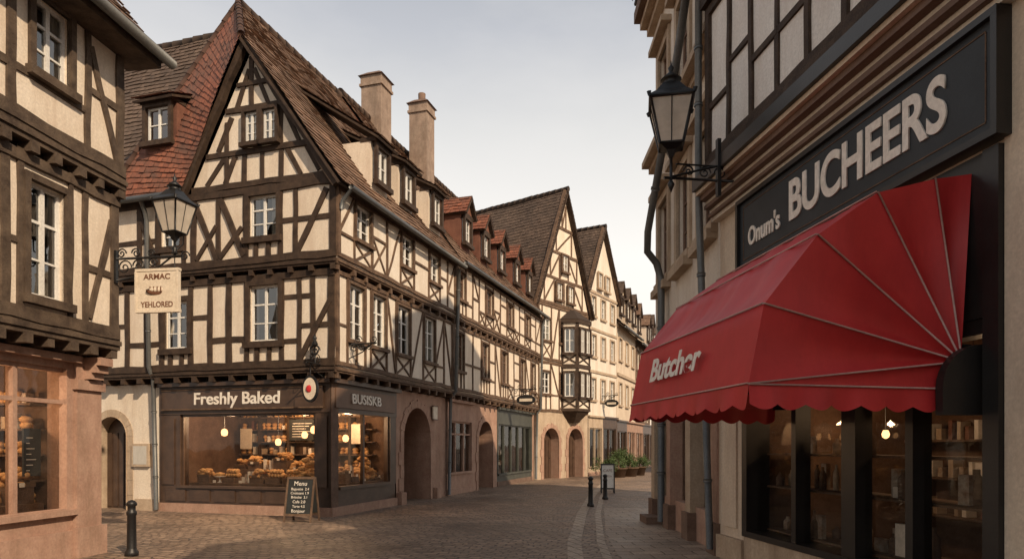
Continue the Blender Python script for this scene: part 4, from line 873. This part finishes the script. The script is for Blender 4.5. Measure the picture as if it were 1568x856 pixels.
b.add(BLKW,vv,[tuple(range(m_)),tuple(reversed(range(m_,2*m_)))]+[(i,(i+1)%m_,m_+(i+1)%m_,m_+i) for i in range(m_)],part='end_housing')
b.text(RN,'Butcher',3.2,2.53,1.985,.36,LETW,1.35,'awning_lettering',bold=.01,tilt=.2,ext=.003)
b.finish()
# right lamp
b=B('street_lamp',tuple(RN.p(.9,5.6,.2)))
n=RN.n; base=RN.p(.9,0,.1); q=lambda r,z: base+n*r+Z*z
b.box(RN,IRON,.86,.94,5.2,6.0,.4,.45,'wall_plate')
b.tube(IRON,[q(.1,5.42),q(1.12,5.42)],.02,part='arm'); b.tube(IRON,[q(.1,5.95),q(.35,5.62),q(.8,5.5),q(1.0,5.44)],.016,part='arm'); b.tube(IRON,[q(.1,5.62),q(.95,5.62)],.013,part='arm')
for (r,z,rr,a0_,sg) in ((.3,5.52,.09,0,1),(.53,5.52,.09,math.pi,-1),(.76,5.53,.08,0,1)): scroll(b,q(r,z),n,Z,rr,1.5,a0_,.011,sgn=sg)
b.tube(IRON,[q(1.02,5.35),q(1.02,5.75)],.022,part='stem'); b.lathe(IRON,q(1.02,5.28),[(.005,-.06),(.03,0),(.05,.05),(.02,.1)],n=10,part='stem')
lantern(b,q(1.02,5.86),1.28,rot=.6)
b.finish()
# ---------------------------------------------------------------- second right house (stone)
R2=Fac((3.32,15.7),(-.01,-1)); b=B('stone_corner_house',(3.32,15.7,0))
wn=[(.95,5.3,.9,1.7),(2.7,5.3,.9,1.7),(4.3,5.3,.8,1.7)]
wall(b,R2,0,5.2,3.6,12.0,0,[(a-w/2,a+w/2,q_,q_+h) for z in (5.3,8.6) for a,q_,w,h in [(x[0],z,x[2],x[3]) for x in wn]],PL2)
for z in (5.3,8.6):
    for a,_,w,h in wn:
        window(b,R2,a,z,w,h,0,rec=.12,fr=BRW,case=SANDB,cas=.17)
        b.box(R2,SANDB,a-w/2-.25,a+w/2+.25,z+h+.2,z+h+.32,0,.22,'window_hoods'); b.box(R2,SANDB,a-w/2-.2,a+w/2+.2,z-.3,z-.14,0,.18,'sills')
for z0,z1,dd,mt in ((3.5,3.65,.14,SANDB),(3.65,3.78,.22,SANDB),(8.0,8.12,.14,SANDB),(8.12,8.25,.3,SANDB),(11.2,11.35,.18,SANDB),(11.35,11.5,.34,SANDB),(11.5,11.75,.48,SANDD)): b.box(R2,mt,-.12,5.2,z0,z1-.001,-.1,dd,'cornice')
for i,x in enumerate((0,1.6,3.2,4.85)):
    b.box(R2,SAND if i%2 else SANDB,x,x+.35,0,3.5,-.3,.1,'pilasters'); b.box(R2,SANDD,x-.05,x+.4,0,.5,-.3,.16,'pilasters')
for x in (.35,1.95,3.55):
    b.box(R2,SAND,x,x+1.25,0,.6,-.3,0,'plinth'); b.box(R2,SAND,x,x+1.3,2.9,3.5,-.3,.01,'plinth')
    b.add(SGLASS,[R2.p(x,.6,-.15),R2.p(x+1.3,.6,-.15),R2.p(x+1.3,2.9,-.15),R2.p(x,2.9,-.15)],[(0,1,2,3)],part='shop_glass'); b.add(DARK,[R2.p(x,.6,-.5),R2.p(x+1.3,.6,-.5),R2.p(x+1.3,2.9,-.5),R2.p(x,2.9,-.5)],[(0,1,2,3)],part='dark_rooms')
b.box(R2,SANDD,.3,1.1,0,.16,.1,.42,'door_step')
b.add(PL2,[R2.p(0,0,-.01),R2.p(0,0,-9),R2.p(0,12,-9),R2.p(0,12,-.01)],[(0,1,2,3)],part='walls')
b.add(PL2,[R2.p(0,0,-9),R2.p(5.2,0,-9),R2.p(5.2,12,-9),R2.p(0,12,-9)],[(0,1,2,3)],part='walls')
roof(b,TILED,R2.p(-.1,12,.5),R2.p(5.2,12,.5),R2.p(5.2,13.6,-4),R2.p(-.1,13.6,-4),seed=61)
pipe(b,[Vector((3.0,11.3,9.9)),Vector((2.97,12,8.9)),Vector((2.9,13,7.5)),Vector((2.8,14.0,6.1)),Vector((2.83,14.2,5.75)),Vector((3.05,14.35,5.55)),Vector((3.15,14.35,5.2)),Vector((3.15,14.35,.1))],.075)
b.finish()
def plain_house(name,o,e,W,H,depth,pl,seed,roofh=3.5):
    f=Fac(o,e); b=B(name,(o[0],o[1],0)); k=max(2,int(W/2.2))
    for i,(z0,z1) in enumerate(((3.4,6.3),(6.3,H))):
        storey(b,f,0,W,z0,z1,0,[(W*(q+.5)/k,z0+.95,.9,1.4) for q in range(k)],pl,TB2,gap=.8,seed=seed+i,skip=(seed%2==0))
    nsh=max(2,int(W/3))
    for q in range(nsh): shop(b,f,W*q/nsh,W*(q+1)/nsh,.5,2.7,3.4,[SANDB,SHOPW,GRNW][(q+seed)%3],nm=2)
    for x in (0,W): b.add(pl,[f.p(x,0,-.01),f.p(x,0,-depth),f.p(x,H,-depth),f.p(x,H+roofh-.1,-depth/2),f.p(x,H,-.01)],[(0,1,2,3,4)],part='walls')
    b.add(pl,[f.p(0,0,-depth),f.p(W,0,-depth),f.p(W,H,-depth),f.p(0,H,-depth)],[(0,1,2,3)],part='walls')
    roof(b,TILED,f.p(-.1,H-.1,.45),f.p(W+.1,H-.1,.45),f.p(W+.1,H+roofh,-depth/2),f.p(-.1,H+roofh,-depth/2),seed=seed)
    roof(b,TILED,f.p(-.1,H-.1,-depth-.4),f.p(W+.1,H-.1,-depth-.4),f.p(W+.1,H+roofh,-depth/2),f.p(-.1,H+roofh,-depth/2),seed=seed)
    b.finish()
plain_house('unseen_shadow_house',(19,44),(-.42,-.91),10,8.6,7,PL2,70,roofh=2.6)
plain_house('unseen_shadow_house',(4.4,-.4),(.02,-1),8,10.2,7,PL3,72,roofh=2.0)  # unseen house, sized and placed so its shadow edges the lit ground
plain_house('half_timbered_town_house',(6.5,-13),(-1,.05),9,8.6,7,PL,75)
# ---------------------------------------------------------------- street furniture
def bollard(x,y,h=.86):
    b=B('bollard',(x,y,0)); k=h/.86
    b.lathe(IRON,(x,y,0),[(.1,0),(.1,.06),(.078,.09),(.07,.12),(.062,.62*k),(.074,.64*k),(.074,.68*k),(.058,.7*k),(.056,.76*k),(.078,.78*k),(.075,.82*k),(.045,.85*k),(.01,.862*k)],n=16,part='post'); b.finish()
bollard(-5.88,10.5); bollard(2.2,19.0,.84); bollard(2.95,21.5,.8); bollard(6.2,29.5,.9)
def aframe(name,x,y,ang,w,h,board,frame,lines):
    b=B(name,(x,y,0)); f=Fac((x,y),(math.cos(ang),math.sin(ang)))
    for sg in (1,-1):
        tb=.22*sg
        def Q(s,z): return f.p(s,z,tb*(1-z/h))
        for s in (-w/2,w/2-.04):
            c=[Q(s,0),Q(s+.04,0),Q(s+.04,h),Q(s,h)]; b.hexa(frame,c+[p+f.n*.03*sg for p in c],part='frame')
        for z in (.14,h-.05):
            c=[Q(-w/2+.04,z),Q(w/2-.04,z),Q(w/2-.04,z+.05),Q(-w/2+.04,z+.05)]; b.hexa(frame,c+[p+f.n*.028*sg for p in c],part='frame')
        c=[Q(-w/2+.03,.17),Q(w/2-.03,.17),Q(w/2-.03,h-.03),Q(-w/2+.03,h-.03)]; b.hexa(board,c+[p+f.n*.015*sg for p in c],part='board')
    for z,t,sz in lines: b.text(f,t,0,z,.22*(1-z/h)+.022,sz,LETW if board is CHALK else LETR,None,'chalk_writing',tilt=math.atan(.22/h),ext=.001)
    b.finish()
aframe('chalkboard_sign',-4.72,15.25,-.15,.66,1.0,CHALK,TB2,[(.85,'Menu',.14),(.73,'Baguette  2.4',.08),(.64,'Croissant 1.9',.08),(.55,'Brioche  3.1',.08),(.45,'Cafe 2.0',.09),(.35,'Tarte 4.5',.08),(.25,'Bonjour',.1)])
aframe('white_menu_stand',3.45,24.5,-.1,.5,1.05,WHT,IRON,[(.8,'CAFE',.14),(.6,'11-22h',.1)])
def planter(x,y,r,hh):
    b=B('potted_shrub',(x,y,0)); rg=random.Random(int(x*100+y))
    b.lathe(BARK,(x,y,0),[(r*.6,0),(r*.8,.45),(r*.86,.45),(r*.86,.5),(r*.6,.5)],n=14,part='pot')
    b.tube(BARK,[(x,y,.45),(x+.05,y,.75),(x,y+.04,.9)],[.05,.035,.02],part='stem')
    vs=[];fs=[]
    cl=[(Vector((x+rg.gauss(0,r*.5),y+rg.gauss(0,r*.5),.55+rg.random()*hh)),rg.uniform(.18,.32)) for _ in range(12)]
    for i in range(1300):
        c,cr=rg.choice(cl); v=Vector((rg.gauss(0,1),rg.gauss(0,1),rg.gauss(0,.8))).normalized()*cr*rg.uniform(.5,1.1); p=c+v
        a=Vector((rg.gauss(0,1),rg.gauss(0,1),rg.gauss(0,1))).normalized()*.04; q=a.cross(v).normalized()*.025
        o=len(vs); vs+=[p-a,p+q,p+a,p-q]; fs.append((o,o+1,o+2,o+3))
    b.add(LEAF,vs,fs,part='foliage'); b.finish()
for x,y,r,h in ((5.0,35.5,.5,.5),(5.7,36.5,.6,.9),(6.5,37.5,.6,.7),(7.3,39,.5,.7)): planter(x,y,r,h)
b=B('round_hanging_sign',tuple(FR.p(-.3,3.5,.3))); nF=FR.n; base=FR.p(-.12,0,.1); q=lambda r,z: base+nF*r+Z*z
b.tube(IRON,[q(.0,3.6),q(.75,3.6)],.018,part='arm'); b.tube(IRON,[q(0,3.3),q(.4,3.42),q(.6,3.6)],.014,part='arm'); b.tube(IRON,[q(.4,3.6),q(.42,4.0)],.016,part='arm')
scroll(b,q(.3,3.72),nF,Z,.12,1.5,0,.012); scroll(b,q(.55,3.74),nF,Z,.1,1.5,math.pi,.012,sgn=-1); scroll(b,q(.42,3.9),FR.e,Z,.14,1.5,0,.014); scroll(b,q(.42,3.9),FR.e,Z,.14,1.5,math.pi,.014,sgn=-1); b.lathe(IRON,q(.42,3.98),[(.03,0),(.08,.06),(.03,.16),(.05,.2),(.005,.3)],n=8,part='finial')
b.tube(IRON,[q(.6,3.6),q(.6,3.3)],.008,part='hanger')
c=q(.6,3.0)
for mt,rr in ((IRON,.27),(SIGNP,.22)):
    n_=22; th=.03 if mt is IRON else .036
    A1=[c+FR.e*math.cos(2*math.pi*i/n_)*rr*.75+Z*math.sin(2*math.pi*i/n_)*rr*1.15+nF*th for i in range(n_)]; A2=[p-nF*2*th for p in A1]
    b.add(mt,A1+A2,[tuple(range(n_)),tuple(reversed(range(n_,2*n_)))]+[(i,(i+1)%n_,n_+(i+1)%n_,n_+i) for i in range(n_)],part='disc')
b.blob(REDF,c+nF*.035,(.09,.02,.09),part='emblem'); b.finish()
def bracket_sign(name,f,s,z,d,r,kind):
    b=B(name,tuple(f.p(s,z,d))); q=lambda x,zz: f.p(s,zz,d+x)
    b.tube(IRON,[q(0,z),q(r,z)],.02,part='arm'); b.tube(IRON,[q(0,z-.35),q(r*.5,z-.2),q(r*.85,z)],.015,part='arm')
    for k in range(3): scroll(b,q(r*(.2+.27*k),z-.1),f.n,Z,.11-.02*k,1.5,0,.012)
    scroll(b,q(r*.9,z+.1),f.n,Z,.1,1.4,math.pi,.012); scroll(b,q(r*.35,z+.1),f.n,Z,.1,1.4,0,.012)
    if kind=='oval':
        g=Fac(f.p(s,0,d),(f.n.x,f.n.y)); c=q(r*.6,z-.45); n_=20
        A1=[c+f.n*math.cos(2*math.pi*i/n_)*.42+Z*math.sin(2*math.pi*i/n_)*.22+g.n*.03 for i in range(n_)]; A2=[p-g.n*.06 for p in A1]
        b.add(IRON,A1+A2,[tuple(range(n_)),tuple(reversed(range(n_,2*n_)))]+[(i,(i+1)%n_,n_+(i+1)%n_,n_+i) for i in range(n_)],part='disc')
        b.tube(IRON,[q(r*.6,z),q(r*.6,z-.25)],.01,part='hanger'); b.box(g,SIGNP,r*.6-.28,r*.6+.28,z-.52,z-.4,.03,.035,'band')
    b.finish()
bracket_sign('iron_bracket_sign',ST,.35,4.15,J,.75,'x'); bracket_sign('oval_hanging_sign',ST,13.6,4.1,J,1.15,'oval'); bracket_sign('iron_bracket_sign',Fac((4.25,37.9),(.5,.866)),2.0,4.6,.0,1.0,'oval')
b=B('wall_plaque_sign',tuple(ST.p(5.9,2.8,.1))); b.box(ST,SIGNP,5.78,6.1,2.55,2.95,.06,.1,'plate'); b.box(ST,BRW,5.75,6.13,2.52,2.55,.05,.12,'frame'); b.box(ST,BRW,5.75,6.13,2.95,2.98,.05,.12,'frame'); b.finish()

# ---------------------------------------------------------------- light, sky, camera
EL=math.radians(34); AZ=math.atan2(.60,-.80)
w=bpy.data.worlds.new('World'); scene.world=w; w.use_nodes=True; nt=w.node_tree; nt.nodes.clear()
out=nt.nodes.new('ShaderNodeOutputWorld'); bg=nt.nodes.new('ShaderNodeBackground'); bg.inputs[1].default_value=.13
sky=nt.nodes.new('ShaderNodeTexSky'); sky.sky_type='NISHITA'; sky.sun_disc=False; sky.sun_elevation=EL; sky.sun_rotation=AZ; sky.dust_density=3
tc=nt.nodes.new('ShaderNodeTexCoord'); sp=nt.nodes.new('ShaderNodeSeparateXYZ'); nt.links.new(tc.outputs['Generated'],sp.inputs[0])
hz=nt.nodes.new('ShaderNodeValToRGB'); nt.links.new(sp.outputs[2],hz.inputs[0])
cr=hz.color_ramp; cr.elements[0].position=0; cr.elements[0].color=(1,.89,.75,1); cr.elements[1].position=1.0; cr.elements[1].color=(.17,.20,.25,1)
for pos,col in ((.26,(.97,.92,.85,1)),(.42,(.70,.69,.67,1)),(.52,(.50,.51,.54,1)),(.7,(.26,.29,.33,1))):
    el=cr.elements.new(pos); el.color=col
mp=nt.nodes.new('ShaderNodeMapping'); mp.inputs['Scale'].default_value=(1,1,2.6); nt.links.new(tc.outputs['Generated'],mp.inputs[0])
nz=nt.nodes.new('ShaderNodeTexNoise'); nz.inputs['Scale'].default_value=1.7; nz.inputs['Detail'].default_value=7; nz.inputs['Roughness'].default_value=.55; nt.links.new(mp.outputs[0],nz.inputs[0])
cl=mixc(nt,ramp(nt,nz.outputs[0],.42,.72,(0,0,0,1),(.45,.45,.45,1)),hz.outputs[0],(.86,.83,.79,1))
sc_=mixc(nt,1.0,cl,(9.2,9.2,9.2,1),'MULTIPLY')
fin=mixc(nt,.9,sky.outputs[0],sc_)
nt.links.new(fin,bg.inputs[0]); nt.links.new(bg.outputs[0],out.inputs[0])
sl=bpy.data.lights.new('sun','SUN'); sl.energy=5.0; sl.angle=math.radians(.7); sl.color=(1,.79,.56)
so=bpy.data.objects.new('sun',sl); scene.collection.objects.link(so); so.location=(20,-20,30)
sd=Vector((math.sin(AZ)*math.cos(EL),math.cos(AZ)*math.cos(EL),math.sin(EL))); so.rotation_euler=(-sd).to_track_quat('-Z','Y').to_euler()
cam=bpy.data.cameras.new('camera'); co=bpy.data.objects.new('camera',cam); scene.collection.objects.link(co)
co.location=(0,0,1.7); co.rotation_euler=(math.radians(90),0,0); cam.sensor_width=36; cam.lens=36*1040/1568; cam.shift_y=254/1568; cam.clip_end=2000; cam.clip_start=.05
scene.camera=co
scene.view_settings.view_transform='Standard'; scene.view_settings.look='None'; scene.view_settings.exposure=0
